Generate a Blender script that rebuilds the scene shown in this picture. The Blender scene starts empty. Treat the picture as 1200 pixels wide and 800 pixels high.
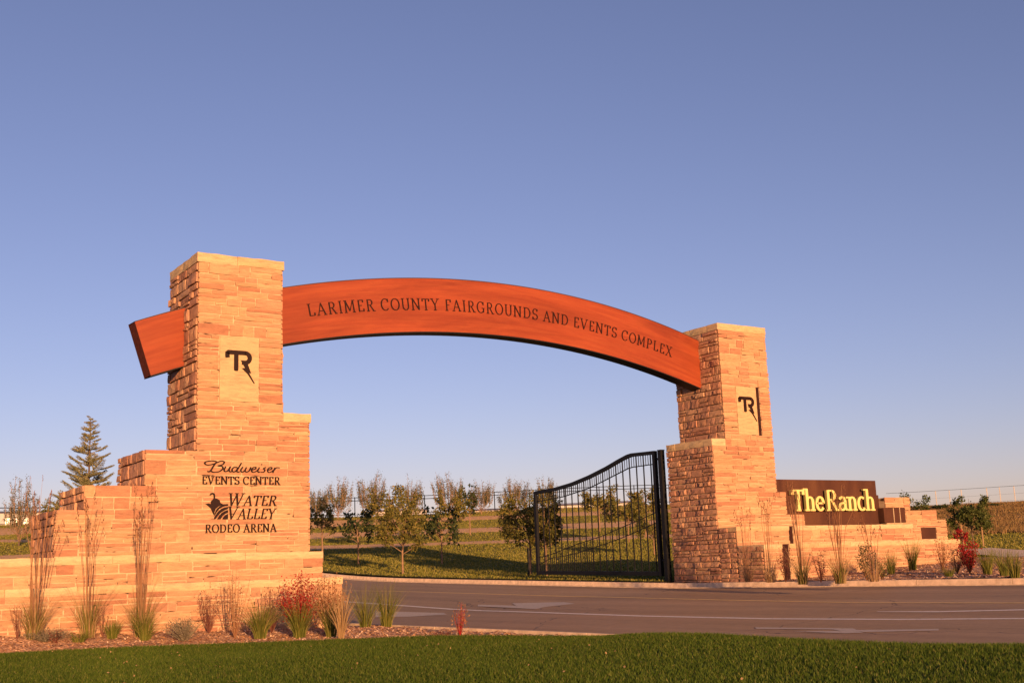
import bpy, math, random
import numpy as np
from mathutils import Vector, Matrix, noise
R = math.radians
rnd = random.Random(7)
S = bpy.context.scene
C = S.collection

# ------------------------------------------------------------------ camera
# World axes: X runs along the arch, Y along the road through it, Z up; the eye is at the origin, 1.3 m above the lawn.
FPX, PITCH, ROLL, YAW = 1384.37, R(10.858), R(-2.109), R(33.461)
def camera_axes():
    fw = np.array([0, math.cos(PITCH), math.sin(PITCH)]); u = np.array([0, -math.sin(PITCH), math.cos(PITCH)]); rt = np.array([1., 0, 0])
    r2 = rt*math.cos(ROLL)+u*math.sin(ROLL); u2 = -rt*math.sin(ROLL)+u*math.cos(ROLL)
    M = np.array([[math.cos(YAW), math.sin(YAW), 0], [-math.sin(YAW), math.cos(YAW), 0], [0, 0, 1.]])
    return M@r2, M@u2, M@fw
CR, CU, CF = camera_axes()
cam_data = bpy.data.cameras.new('camera'); cam = bpy.data.objects.new('camera', cam_data); C.objects.link(cam)
cam.matrix_world = Matrix(((CR[0], CU[0], -CF[0], 0), (CR[1], CU[1], -CF[1], 0), (CR[2], CU[2], -CF[2], 0), (0, 0, 0, 1)))
cam_data.sensor_width = 36; cam_data.lens = FPX/1200*36; cam_data.clip_start = 0.1; cam_data.clip_end = 9000
S.camera = cam
S.render.resolution_x, S.render.resolution_y = 1024, 682

# ------------------------------------------------------------------ light
SUN_AZ, SUN_EL = R(15), R(6)      # low sun behind the camera: it stands towards -Y, a little to -X
W = bpy.data.worlds.new('World'); S.world = W; W.use_nodes = True
nt = W.node_tree; nt.nodes.clear()
sky = nt.nodes.new('ShaderNodeTexSky'); sky.sky_type = 'NISHITA'; sky.sun_disc = False
sky.sun_elevation = SUN_EL
sun_dir = Vector((-math.sin(SUN_AZ)*math.cos(SUN_EL), -math.cos(SUN_AZ)*math.cos(SUN_EL), math.sin(SUN_EL)))
sky.sun_rotation = math.atan2(sun_dir.x, sun_dir.y) % (2*math.pi)
sky.altitude = 1500; sky.air_density = 1.0; sky.dust_density = 2.2; sky.ozone_density = 3.0
bg = nt.nodes.new('ShaderNodeBackground'); bg.inputs[1].default_value = 0.098
wo = nt.nodes.new('ShaderNodeOutputWorld')
wb = nt.nodes.new('ShaderNodeMix'); wb.data_type = 'RGBA'; wb.blend_type = 'MULTIPLY'; wb.inputs[0].default_value = 1
wb.inputs[7].default_value = (1.70, .93, .90, 1)     # the photograph's warm white balance, the same over the whole sky
nt.links.new(sky.outputs[0], wb.inputs[6]); nt.links.new(wb.outputs[2], bg.inputs[0])
nt.links.new(bg.outputs[0], wo.inputs[0])
sl = bpy.data.lights.new('sun', 'SUN'); sl.energy = 5.0; sl.angle = R(0.5); sl.color = (1.0, 0.55, 0.26)
so = bpy.data.objects.new('sun', sl); C.objects.link(so); so.rotation_euler = sun_dir.to_track_quat('Z', 'Y').to_euler()
S.view_settings.view_transform = 'Standard'; S.view_settings.look = 'None'
S.view_settings.exposure = 1.0; S.view_settings.gamma = 1
S.cycles.max_bounces = 5; S.cycles.diffuse_bounces = 3

# ------------------------------------------------------------------ geometry of the view (only used to find where things stand)
def ray(px, py):
    d = CF*FPX + CR*(px-600) + CU*(400-py); return d
def on_y(px, py, Y):
    d = ray(px, py); return d*Y/d[1]
def on_x(px, py, X):
    d = ray(px, py); return d*X/d[0]
def proj(P):
    P = np.array(P, float); z = P@CF; return 600+FPX*(P@CR)/z, 400-FPX*(P@CU)/z, z
def sstep(a, b, x):
    t = np.clip((x-a)/(b-a), 0, 1); return t*t*(3-2*t)
XL, XR = 14.2, 27.7                     # the two kerb lines of the road
def road_z(X, Y):
    X = np.asarray(X, float); Y = np.asarray(Y, float)
    return -1.42 + (X-XL)/(XR-XL)*0.57 + 0.0205*np.maximum(0, Y-32)
HR = [0, 45, 60, 75, 110, 150, 180, 200, 260, 400, 3500]
HZ = [-1.2, -.5, -.12, .6, 2.7, 5.9, 8.5, 9.2, 9.6, 9.4, 0]
def terrain(X, Y):
    X = np.asarray(X, float); Y = np.asarray(Y, float)
    near_l = -1.30 + 0*X
    near_r = -0.68 + 0.0205*np.maximum(0, Y-32) + 0.012*np.clip(X-28, 0, 20)
    mid = road_z(X, Y)+0.14
    t = sstep(XL, XR, X)
    base = np.where(X < XL, near_l+0.0205*np.maximum(0, Y-32), np.where(X > XR, near_r, mid))
    r = np.hypot(X, Y)
    az = np.degrees(np.arctan2(X, Y))-33.46
    fac = 1-0.22*sstep(6, 17, az)
    hill = np.interp(r, HR, HZ)*fac
    n = 0.25*np.sin(X*0.07+1)*np.cos(Y*0.05)+0.12*np.sin(X*0.19+Y*.13)
    w = sstep(48, 76, r)
    return base*(1-w)+hill*w + n*sstep(60, 110, r)
def place(px, r):
    az = math.atan((px-600)/FPX)+YAW
    for _ in range(8):
        P = (r*math.sin(az), r*math.cos(az)); z = float(terrain(*P))
        x, y, d = proj((P[0], P[1], z)); az += (px-x)/FPX
    return Vector((P[0], P[1], z))
def hit(px, py, zf=None, rmax=400):
    zf = zf or terrain
    d = ray(px, py); d = d/np.hypot(d[0], d[1])
    r = 6.0
    while r < rmax:
        P = d*r
        if P[2] < float(zf(P[0], P[1])): break
        r += max(.05, r*.003)
    P = d*r; return Vector((P[0], P[1], float(zf(P[0], P[1]))))

# ------------------------------------------------------------------ helpers
def tag(o, label=None, cat=None, group=None, kind=None):
    if label: o['label'] = label
    if cat: o['category'] = cat
    if group: o['group'] = group
    if kind: o['kind'] = kind
    return o
def empty(name, loc=(0, 0, 0)):
    o = bpy.data.objects.new(name, None); C.objects.link(o); o.location = loc; o.empty_display_size = .2; return o
class MB:
    def __init__(s): s.v = []; s.f = []; s.uv = None
    def add(s, vs, fs):
        n = len(s.v); s.v.extend([tuple(v) for v in vs]); s.f.extend([tuple(i+n for i in f) for f in fs]); return s
    def box(s, x0, x1, y0, y1, z0, z1):
        return s.add([(x0,y0,z0),(x1,y0,z0),(x1,y1,z0),(x0,y1,z0),(x0,y0,z1),(x1,y0,z1),(x1,y1,z1),(x0,y1,z1)],
                     [(0,3,2,1),(4,5,6,7),(0,1,5,4),(1,2,6,5),(2,3,7,6),(3,0,4,7)])
    def tube(s, pts, rad, n=6, cap=True):
        pts = [Vector(p) for p in pts]; rings = []; m = len(pts)
        for i, p in enumerate(pts):
            d = (pts[min(i+1, m-1)]-pts[max(i-1, 0)])
            if d.length < 1e-9: d = Vector((0, 0, 1))
            d.normalize()
            a = d.cross(Vector((1, 0, 0)) if abs(d.x) < .8 else Vector((0, 1, 0))).normalized(); b = d.cross(a)
            rr = rad[i] if isinstance(rad, (list, tuple)) else rad
            rings.append([p+(a*math.cos(2*math.pi*k/n)+b*math.sin(2*math.pi*k/n))*rr for k in range(n)])
        vs = [v for r_ in rings for v in r_]
        fs = [(i*n+k, i*n+(k+1) % n, (i+1)*n+(k+1) % n, (i+1)*n+k) for i in range(m-1) for k in range(n)]
        if cap: fs += [tuple(range(n))[::-1], tuple((m-1)*n+k for k in range(n))]
        return s.add(vs, fs)
    def build(s, name, mat, parent=None, smooth=False, loc=None):
        me = bpy.data.meshes.new(name); me.from_pydata([tuple(v) for v in s.v], [], s.f); me.update()
        if mat: me.materials.append(mat)
        if smooth: me.polygons.foreach_set('use_smooth', [True]*len(me.polygons))
        o = bpy.data.objects.new(name, me); C.objects.link(o)
        if parent: o.parent = parent
        if loc is not None: o.location = loc
        return o
def np_mesh(name, V, F, mat, parent=None, smooth=False):
    """V (n,3), F (m,k) arrays"""
    me = bpy.data.meshes.new(name); k = F.shape[1]
    me.vertices.add(len(V)); me.vertices.foreach_set('co', np.ascontiguousarray(V, dtype=np.float32).ravel())
    me.loops.add(F.size); me.loops.foreach_set('vertex_index', np.ascontiguousarray(F, dtype=np.int32).ravel())
    me.polygons.add(len(F)); me.polygons.foreach_set('loop_start', np.arange(0, F.size, k, dtype=np.int32))
    me.update(calc_edges=True)
    if smooth: me.polygons.foreach_set('use_smooth', np.ones(len(F), dtype=bool))
    me.materials.append(mat)
    o = bpy.data.objects.new(name, me); C.objects.link(o)
    if parent: o.parent = parent
    return o

# ------------------------------------------------------------------ materials
def mat_new(name):
    m = bpy.data.materials.new(name); m.use_nodes = True; n = m.node_tree; b = n.nodes['Principled BSDF']
    b.inputs['Roughness'].default_value = .85; b.inputs['Specular IOR Level'].default_value = .25
    return m, n, b
def N(n, t, **kw):
    x = n.nodes.new(t)
    for k, v in kw.items(): setattr(x, k, v)
    return x
def ramp(n, fac, stops, interp='LINEAR'):
    r_ = N(n, 'ShaderNodeValToRGB'); r_.color_ramp.interpolation = interp
    e = r_.color_ramp.elements
    while len(e) < len(stops): e.new(.5)
    for i, (p, c) in enumerate(stops): e[i].position = p; e[i].color = (*c, 1)
    n.links.new(fac, r_.inputs[0]); return r_.outputs[0]
def noise_tex(n, scale, detail=4, vec=None, rough=.55, dist=0):
    t = N(n, 'ShaderNodeTexNoise'); t.inputs['Scale'].default_value = scale; t.inputs['Detail'].default_value = detail
    t.inputs['Roughness'].default_value = rough; t.inputs['Distortion'].default_value = dist
    if vec is None:
        vec = pos(n)
    n.links.new(vec, t.inputs['Vector']); return t
def pos(n):
    g = N(n, 'ShaderNodeNewGeometry'); return g.outputs['Position']
def mixc(n, fac, a, b, mode='MIX'):
    m = N(n, 'ShaderNodeMix', data_type='RGBA', blend_type=mode)
    for sock, v in ((m.inputs[0], fac), (m.inputs[6], a), (m.inputs[7], b)):
        if isinstance(v, (int, float)): sock.default_value = v
        elif isinstance(v, tuple): sock.default_value = (*v, 1)
        else: n.links.new(v, sock)
    return m.outputs[2]
def math_(n, op, a, b=None, clamp=False):
    m = N(n, 'ShaderNodeMath', operation=op); m.use_clamp = clamp
    for i, v in enumerate((a, b)):
        if v is None: continue
        if isinstance(v, (int, float)): m.inputs[i].default_value = v
        else: n.links.new(v, m.inputs[i])
    return m.outputs[0]
def bump(n, b, h, strength, dist=.02):
    u = N(n, 'ShaderNodeBump'); u.inputs['Strength'].default_value = strength; u.inputs['Distance'].default_value = dist
    n.links.new(h, u.inputs['Height']); n.links.new(u.outputs[0], b.inputs['Normal'])
def scaled(n, v, s):
    m = N(n, 'ShaderNodeMapping'); m.inputs['Scale'].default_value = s; n.links.new(v, m.inputs['Vector']); return m.outputs[0]

def dim(stops, k): return [(p, tuple(v*k for v in c)) for p, c in stops]
def stone_mat(name, stops, bmp=.5, bed=True):
    stops = dim(stops, .60)
    m, n, b = mat_new(name)
    oi = N(n, 'ShaderNodeObjectInfo'); g = N(n, 'ShaderNodeNewGeometry')
    rv = math_(n, 'FRACT', math_(n, 'ADD', oi.outputs['Random'], math_(n, 'MULTIPLY', g.outputs['Random Per Island'], 7.31)))
    col = ramp(n, rv, stops)
    p = g.outputs['Position']
    n1 = noise_tex(n, 3.0, 6, scaled(n, p, (1, 1, 5 if bed else 1.5)), .65, .4)
    n2 = noise_tex(n, 26, 4, scaled(n, p, (1, 1, 2.5)), .7)
    col = mixc(n, 0.75, col, ramp(n, n1.outputs[0], [(.3, (.62, .56, .54)), (.5, (.95, .93, .9)), (.72, (1.22, 1.16, 1.05))]), 'MULTIPLY')
    col = mixc(n, 0.5, col, ramp(n, n2.outputs[0], [(.3, (.72, .68, .66)), (.6, (1.12, 1.1, 1.08))]), 'MULTIPLY')
    n.links.new(col, b.inputs['Base Color'])
    h = math_(n, 'ADD', n1.outputs[0], math_(n, 'MULTIPLY', n2.outputs[0], .6))
    bump(n, b, h, bmp, .03); return m
PEACH = [(0, (.60, .34, .19)), (.2, (.66, .41, .23)), (.38, (.56, .28, .165)), (.55, (.71, .46, .26)), (.7, (.60, .33, .20)), (.85, (.50, .235, .14)), (1, (.68, .42, .245))]
BUFF = [(0, (.74, .54, .31)), (.5, (.80, .60, .36)), (1, (.70, .49, .27))]
BROWN = [(0, (.58, .30, .18)), (.2, (.68, .40, .25)), (.4, (.48, .23, .15)), (.6, (.74, .46, .29)), (.8, (.54, .27, .18)), (1, (.64, .36, .24))]
M_FACE = stone_mat('sandstone_split', PEACH, .55)
M_CAP = stone_mat('sandstone_buff', BUFF, .4)
M_ROCK = stone_mat('sandstone_rockface', BROWN, .6, False)
M_PLAQ = stone_mat('sandstone_plaque', [(0, (.66, .47, .27)), (1, (.68, .49, .28))], .15)

def simple(name, c, rough=.8, spec=.25, metal=0, noise_s=None, amt=.35, bmp=0):
    m, n, b = mat_new(name)
    b.inputs['Roughness'].default_value = rough; b.inputs['Specular IOR Level'].default_value = spec; b.inputs['Metallic'].default_value = metal
    if noise_s:
        t = noise_tex(n, noise_s, 5)
        k = 1-amt; j = 1+amt
        n.links.new(mixc(n, 1.0, c, ramp(n, t.outputs[0], [(.3, (k, k, k)), (.7, (j, j, j))]), 'MULTIPLY'), b.inputs['Base Color'])
        if bmp: bump(n, b, t.outputs[0], bmp)
    else: b.inputs['Base Color'].default_value = (*c, 1)
    return m
def mortar():
    m, n, b = mat_new('mortar')
    t = noise_tex(n, 1.9, 3, scaled(n, pos(n), (1, 1, 4.5)), .55); t2 = noise_tex(n, 12, 3)
    c = ramp(n, t.outputs[0], [(.345, (.04, .02, .012)), (.385, (.30, .20, .12)), (.6, (.46, .34, .21))])
    n.links.new(c, b.inputs['Base Color']); bump(n, b, t2.outputs[0], .4, .01); return m
M_MORT = mortar()
M_DARKM = simple('recess_mortar', (.16, .09, .06), .95, .1, 0, 6, .4)
M_LET = simple('letter_dark_bronze', (.014, .0045, .0035), .6, .15)
M_SLOT = simple('dark_slot_fill', (.026, .008, .006), .8, .15, 0, 12, .4)  # dark brown fill for the slots in the stonework
M_END = simple('timber_end_dark', (.08, .018, .009), .8, .15, 0, 10, .3)  # end faces of the beam, darker than its sides
M_BLACK = simple('black_painted_steel', (.006, .006, .007), .55, .25, 0, 8, .3)
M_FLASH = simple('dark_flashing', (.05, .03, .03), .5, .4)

def wood():
    m, n, b = mat_new('stained_timber')
    uv = N(n, 'ShaderNodeUVMap').outputs[0]
    a = noise_tex(n, 1.0, 7, scaled(n, uv, (.55, 9, 1)), .65, .6)
    c = noise_tex(n, 1.0, 4, scaled(n, uv, (.22, 1.6, 1)), .6, .8)
    f = noise_tex(n, 1.0, 4, scaled(n, uv, (3, 60, 1)), .7)
    col = ramp(n, a.outputs[0], [(.25, (.165, .027, .0085)), (.45, (.205, .037, .0115)), (.6, (.225, .045, .0135)), (.8, (.26, .063, .02))])
    col = mixc(n, .8, col, ramp(n, c.outputs[0], [(.35, (.72, .66, .62)), (.6, (1.1, 1.12, 1.12))]), 'MULTIPLY')
    col = mixc(n, .3, col, ramp(n, f.outputs[0], [(.35, (.75, .7, .7)), (.6, (1.08, 1.08, 1.08))]), 'MULTIPLY')
    # fine lines where the laminations meet
    w = N(n, 'ShaderNodeSeparateXYZ'); n.links.new(uv, w.inputs[0])
    lam = math_(n, 'FRACT', math_(n, 'MULTIPLY', w.outputs[1], 1/.14))
    ln = math_(n, 'LESS_THAN', lam, .07)
    col = mixc(n, math_(n, 'MULTIPLY', ln, .28), col, (.16, .03, .015))
    n.links.new(col, b.inputs['Base Color']); b.inputs['Roughness'].default_value = .55
    bump(n, b, f.outputs[0], .25, .004); return m
M_WOOD = wood()
def rust():
    m, n, b = mat_new('weathering_steel')
    a = noise_tex(n, .9, 5, scaled(n, pos(n), (1, 1, .35)), .6, .5); c = noise_tex(n, 14, 4)
    col = ramp(n, a.outputs[0], [(.3, (.036, .012, .007)), (.5, (.055, .019, .010)), (.7, (.085, .034, .015))])
    col = mixc(n, .4, col, ramp(n, c.outputs[0], [(.3, (.7, .7, .7)), (.7, (1.2, 1.15, 1.1))]), 'MULTIPLY')
    n.links.new(col, b.inputs['Base Color']); b.inputs['Roughness'].default_value = .75; return m
M_RUST = rust()
M_GOLD = simple('cream_letter_face', (.58, .47, .18), .5, .3)
M_GOLDS = simple('letter_return', (.32, .27, .10), .5, .4)

def asphalt():
    m, n, b = mat_new('asphalt')
    g = N(n, 'ShaderNodeNewGeometry'); p = g.outputs['Position']
    a = noise_tex(n, .35, 5, scaled(n, p, (1.6, .22, 1)), .6, .3); c = noise_tex(n, 60, 3); d = noise_tex(n, 4, 5)
    col = ramp(n, a.outputs[0], [(.3, (.31, .20, .105)), (.55, (.37, .24, .13)), (.75, (.43, .285, .16))])
    col = mixc(n, .6, col, ramp(n, c.outputs[0], [(.35, (.7, .7, .7)), (.65, (1.3, 1.28, 1.25))]), 'MULTIPLY')
    col = mixc(n, .5, col, ramp(n, d.outputs[0], [(.35, (.85, .85, .85)), (.65, (1.1, 1.1, 1.1))]), 'MULTIPLY')
    sx = N(n, 'ShaderNodeSeparateXYZ'); n.links.new(p, sx.inputs[0])
    tr = noise_tex(n, 1.0, 3, scaled(n, p, (1.1, .03, 1)), .6)
    col = mixc(n, .55, col, ramp(n, tr.outputs[0], [(.35, (.78, .76, .76)), (.5, (1, 1, 1)), (.66, (1.14, 1.12, 1.1))]), 'MULTIPLY')
    # a few sealed cracks
    v = N(n, 'ShaderNodeTexVoronoi', feature='DISTANCE_TO_EDGE'); v.inputs['Scale'].default_value = .16
    dn = noise_tex(n, .8, 3)
    wv = N(n, 'ShaderNodeVectorMath', operation='ADD'); n.links.new(p, wv.inputs[0]); n.links.new(dn.outputs[1], wv.inputs[1])
    n.links.new(wv.outputs[0], v.inputs['Vector'])
    cr = math_(n, 'LESS_THAN', v.outputs[0], .0025)
    col = mixc(n, math_(n, 'MULTIPLY', cr, .6), col, (.04, .033, .03))
    n.links.new(col, b.inputs['Base Color']); b.inputs['Roughness'].default_value = .8
    bump(n, b, c.outputs[0], .6, .01); return m
M_ASPH = asphalt()
def paint(name, c):
    m, n, b = mat_new(name)
    t = noise_tex(n, 9, 5, None, .7)
    n.links.new(ramp(n, t.outputs[0], [(.32, (.30, .21, .14)), (.44, c), (1, c)]), b.inputs['Base Color']); return m
M_WHITEP = paint('road_paint_white', (.75, .66, .56)); M_YELP = paint('road_paint_yellow', (.78, .52, .20))
M_WORN = paint('road_paint_worn', (.50, .41, .32))
M_CONC = simple('kerb_concrete', (.70, .52, .35), .9, .2, 0, 5, .22, .3)

def ground_mat():
    m, n, b = mat_new('field_ground')
    g = N(n, 'ShaderNodeNewGeometry'); p = g.outputs['Position']
    s = N(n, 'ShaderNodeSeparateXYZ'); n.links.new(p, s.inputs[0])
    big = noise_tex(n, .018, 3, p, .5); mid = noise_tex(n, .3, 5, p, .6); fine = noise_tex(n, 3.5, 5, scaled(n, p, (1, 1, 1)), .7)
    # mulched tree rows: contour bands that wander over the slope (same formula as band_at)
    ln = N(n, 'ShaderNodeVectorMath', operation='LENGTH'); n.links.new(p, ln.inputs[0])
    ratio = math_(n, 'DIVIDE', s.outputs[0], math_(n, 'MAXIMUM', s.outputs[1], 1))
    sn = math_(n, 'SINE', math_(n, 'MULTIPLY', math_(n, 'SUBTRACT', ratio, .64), 5))
    sm = math_(n, 'SINE', math_(n, 'ADD', math_(n, 'MULTIPLY', s.outputs[0], .23), math_(n, 'MULTIPLY', s.outputs[1], .1)))
    r_ = math_(n, 'ADD', math_(n, 'DIVIDE', ln.outputs['Value'], 28), math_(n, 'ADD', math_(n, 'MULTIPLY', sn, .06), math_(n, 'MULTIPLY', sm, .06)))
    r_ = math_(n, 'ADD', math_(n, 'ADD', r_, .6), math_(n, 'MULTIPLY', math_(n, 'SUBTRACT', mid.outputs[0], .5), .12))
    fr = math_(n, 'FRACT', r_)
    band = ramp(n, fr, [(0, (0, 0, 0)), (.03, (1, 1, 1)), (.44, (1, 1, 1)), (.48, (0, 0, 0)), (1, (0, 0, 0))])
    band = math_(n, 'MULTIPLY', band, math_(n, 'MULTIPLY', math_(n, 'SUBTRACT', ln.outputs['Value'], 82), .5, True))
    green = ramp(n, fine.outputs[0], [(.3, (.08, .085, .014)), (.55, (.125, .12, .02)), (.75, (.20, .165, .04))])
    green = mixc(n, ramp(n, mid.outputs[0], [(.4, (0, 0, 0)), (.7, (.8, .8, .8))]), green, (.12, .095, .03))
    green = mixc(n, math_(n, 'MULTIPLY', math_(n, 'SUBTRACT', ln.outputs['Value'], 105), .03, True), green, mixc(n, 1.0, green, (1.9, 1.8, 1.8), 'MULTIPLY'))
    brown = ramp(n, fine.outputs[0], [(.3, (.58, .34, .15)), (.7, (.80, .49, .24))])
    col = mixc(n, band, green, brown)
    # dry grass to the right hand side (large X)
    az = math_(n, 'DIVIDE', s.outputs[0], math_(n, 'MAXIMUM', s.outputs[1], 1))
    far = math_(n, 'MULTIPLY', math_(n, 'SUBTRACT', az, 1.08), 8, True)
    rr = math_(n, 'MULTIPLY', math_(n, 'SUBTRACT', ln.outputs['Value'], 84), .08, True)
    dry = ramp(n, math_(n, 'ADD', math_(n, 'MULTIPLY', mid.outputs[0], .5), math_(n, 'MULTIPLY', fine.outputs[0], .5)), [(.40, (.30, .18, .06)), (.5, (.52, .31, .11)), (.60, (.74, .48, .21))])
    col = mixc(n, math_(n, 'MULTIPLY', far, rr), col, dry)
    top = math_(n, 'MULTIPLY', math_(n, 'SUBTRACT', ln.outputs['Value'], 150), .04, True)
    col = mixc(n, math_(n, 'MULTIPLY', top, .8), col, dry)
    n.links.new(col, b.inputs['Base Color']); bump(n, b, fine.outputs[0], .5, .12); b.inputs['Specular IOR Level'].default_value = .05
    return m
M_GROUND = ground_mat()
M_LAWN = simple('lawn_soil', (.05, .06, .014), .95, .05, 0, 20, .4)
def mulch_mat():
    m, n, b = mat_new('bark_mulch')
    t = noise_tex(n, 18, 5, None, .7); v = N(n, 'ShaderNodeTexVoronoi'); v.inputs['Scale'].default_value = 22; n.links.new(pos(n), v.inputs['Vector'])
    col = ramp(n, v.outputs['Distance'], [(0, (.58, .36, .22)), (.5, (.44, .25, .15)), (1, (.22, .11, .07))])
    col = mixc(n, .7, col, ramp(n, t.outputs[0], [(.3, (.6, .6, .6)), (.7, (1.3, 1.3, 1.3))]), 'MULTIPLY')
    n.links.new(col, b.inputs['Base Color']); bump(n, b, v.outputs['Distance'], .9, .04); return m
M_MULCH = mulch_mat()
def leafy(name, stops, trans=.35, rough=.6):
    if name != 'bark_chips': stops = dim(stops, .62)
    m, n, b = mat_new(name)
    g = N(n, 'ShaderNodeNewGeometry')
    col = ramp(n, g.outputs['Random Per Island'], stops)
    n.links.new(col, b.inputs['Base Color']); b.inputs['Roughness'].default_value = rough; b.inputs['Specular IOR Level'].default_value = .15
    tr = N(n, 'ShaderNodeBsdfTranslucent'); n.links.new(col, tr.inputs[0])
    mx = N(n, 'ShaderNodeMixShader'); mx.inputs[0].default_value = trans
    out = n.nodes['Material Output']
    n.links.new(b.outputs[0], mx.inputs[1]); n.links.new(tr.outputs[0], mx.inputs[2]); n.links.new(mx.outputs[0], out.inputs[0])
    return m
L_OLIVE = leafy('leaf_olive', [(0, (.11, .12, .028)), (.4, (.19, .185, .045)), (.75, (.29, .25, .06)), (1, (.38, .28, .07))])
L_DARK = leafy('leaf_dark_green', [(0, (.03, .05, .018)), (.6, (.06, .085, .028)), (1, (.11, .12, .04))])
L_GREEN = leafy('leaf_green', [(0, (.07, .10, .025)), (.6, (.12, .15, .035)), (1, (.2, .2, .06))])
L_GREY = leafy('leaf_grey_green', [(0, (.13, .14, .085)), (.6, (.21, .21, .13)), (1, (.30, .28, .18))])
L_NEEDLE = leafy('spruce_needles', [(0, (.14, .14, .06)), (.6, (.30, .28, .13)), (1, (.52, .44, .22))], .15)
L_RED = leafy('leaf_crimson', [(0, (.30, .015, .02)), (.6, (.50, .03, .035)), (1, (.62, .07, .05))])
L_RUST = leafy('leaf_rust', [(0, (.36, .13, .05)), (.5, (.52, .23, .10)), (1, (.66, .36, .18))])
L_PINK = leafy('leaf_dry_tan', [(0, (.42, .22, .12)), (.6, (.56, .32, .18)), (1, (.68, .42, .24))])
L_PURPLE = leafy('leaf_dusky', [(0, (.16, .05, .035)), (.6, (.28, .10, .07)), (1, (.36, .17, .10))])
L_SAGE = leafy('leaf_sage', [(0, (.24, .20, .12)), (.6, (.34, .28, .19)), (1, (.42, .36, .25))])
G_STRAW = leafy('grass_straw', [(0, (.46, .28, .12)), (.5, (.58, .38, .18)), (1, (.66, .46, .24))])
G_STALK = leafy('grass_stalk', [(0, (.30, .13, .07)), (.5, (.42, .20, .10)), (1, (.55, .30, .15))])
G_GREEN = leafy('grass_green', [(0, (.12, .15, .025)), (.5, (.22, .24, .04)), (.85, (.34, .30, .07)), (1, (.5, .38, .12))])
G_HEAD = leafy('grass_seed_head', [(0, (.12, .05, .03)), (.6, (.24, .10, .06)), (1, (.40, .20, .12))])
G_LAWN = leafy('lawn_blades', [(0, (.045, .085, .009)), (.5, (.095, .165, .014)), (.88, (.17, .23, .028)), (1, (.34, .32, .09))], .3)
G_FIELD = leafy('field_tufts', [(0, (.16, .18, .025)), (.6, (.29, .27, .045)), (1, (.48, .40, .11))], .3)
L_CHIP = leafy('bark_chips', [(0, (.22, .10, .055)), (.4, (.44, .24, .13)), (.8, (.62, .40, .24)), (1, (.8, .58, .38))], 0)
M_BARK = simple('bark_light', (.20, .125, .075), .9, .1, 0, 9, .3)
M_BARKD = simple('bark_grey', (.10, .07, .05), .9, .1, 0, 9, .3)
M_STAKE = simple('wood_stake', (.27, .17, .09), .9, .1)
M_WHITE = simple('pale_metal_cladding', (.36, .335, .32), .7, .2, 0, 1.2, .08)
M_GREYM = simple('grey_roof', (.35, .33, .33), .7, .2)
M_POST = simple('pale_fence_post', (.36, .33, .30), .7, .2)
M_GLASS = simple('window_dark', (.05, .06, .08), .2, .6)

# ------------------------------------------------------------------ ground, road, kerbs
def terrain_sheet():
    rs = [0.5]
    while rs[-1] < 3500: rs.append(rs[-1]*1.02+.05)
    rs = np.array(rs)
    az = np.concatenate([np.arange(-180, -45, 5), np.arange(-45, 45, .45), np.arange(45, 180, 5)])+33.46
    A, Rr = np.meshgrid(np.radians(az), rs, indexing='ij')
    X = Rr*np.sin(A); Y = Rr*np.cos(A)
    Z = terrain(X, Y)
    near = (Y < 70)
    Z = Z - np.where(near & (X > 13.6) & (X < 29.2), .45, 0) - np.where((X <= 13.6) & (Y < 36) & (Y > -40) & (X > -40), .2, 0) - np.where((X >= 29.2) & (X < 46) & (Y < 34), .12, 0)
    # road corridor goes on behind: keep it under the road sheet
    V = np.stack([X, Y, Z], -1).reshape(-1, 3)
    na, nr = X.shape
    i = np.arange(na)[:, None]; j = np.arange(nr-1)[None, :]
    i2 = (i+1) % na
    F = np.stack([i*nr+j+0*i, i*nr+j+1, i2*nr+j+1, i2*nr+j], -1).reshape(-1, 4)
    o = np_mesh('ground', V, F, M_GROUND, None, True); tag(o, kind='structure'); return o
terrain_sheet()
def strip(name, x0, x1, ys, zf, mat, nx=8, smooth=True):
    xs = np.linspace(x0, x1, nx); ys = np.asarray(ys, float)
    Xg, Yg = np.meshgrid(xs, ys, indexing='ij'); Z = zf(Xg, Yg)
    V = np.stack([Xg, Yg, Z], -1).reshape(-1, 3); ny = len(ys)
    i = np.arange(nx-1)[:, None]; j = np.arange(ny-1)[None, :]
    F = np.stack([i*ny+j, (i+1)*ny+j, (i+1)*ny+j+1, i*ny+j+1], -1).reshape(-1, 4)
    return np_mesh(name, V, F, mat, None, smooth)
YS = np.concatenate([np.arange(-60, 70, 1.0)])
def zroad(X, Y):
    r = np.hypot(X, Y); w = sstep(48, 76, r)
    return road_z(X, Y)*(1-w) + (terrain(X, Y)-.14)*w
tag(strip('road', XL+.5, XR-.5, YS, zroad, M_ASPH, 14), kind='structure')
tag(strip('verge', XR+.14, 30.2, YS[(YS > 32.5)], lambda X, Y: terrain(np.maximum(X, XR+.1), Y)+.01, M_GROUND, 6), kind='structure')
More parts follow.
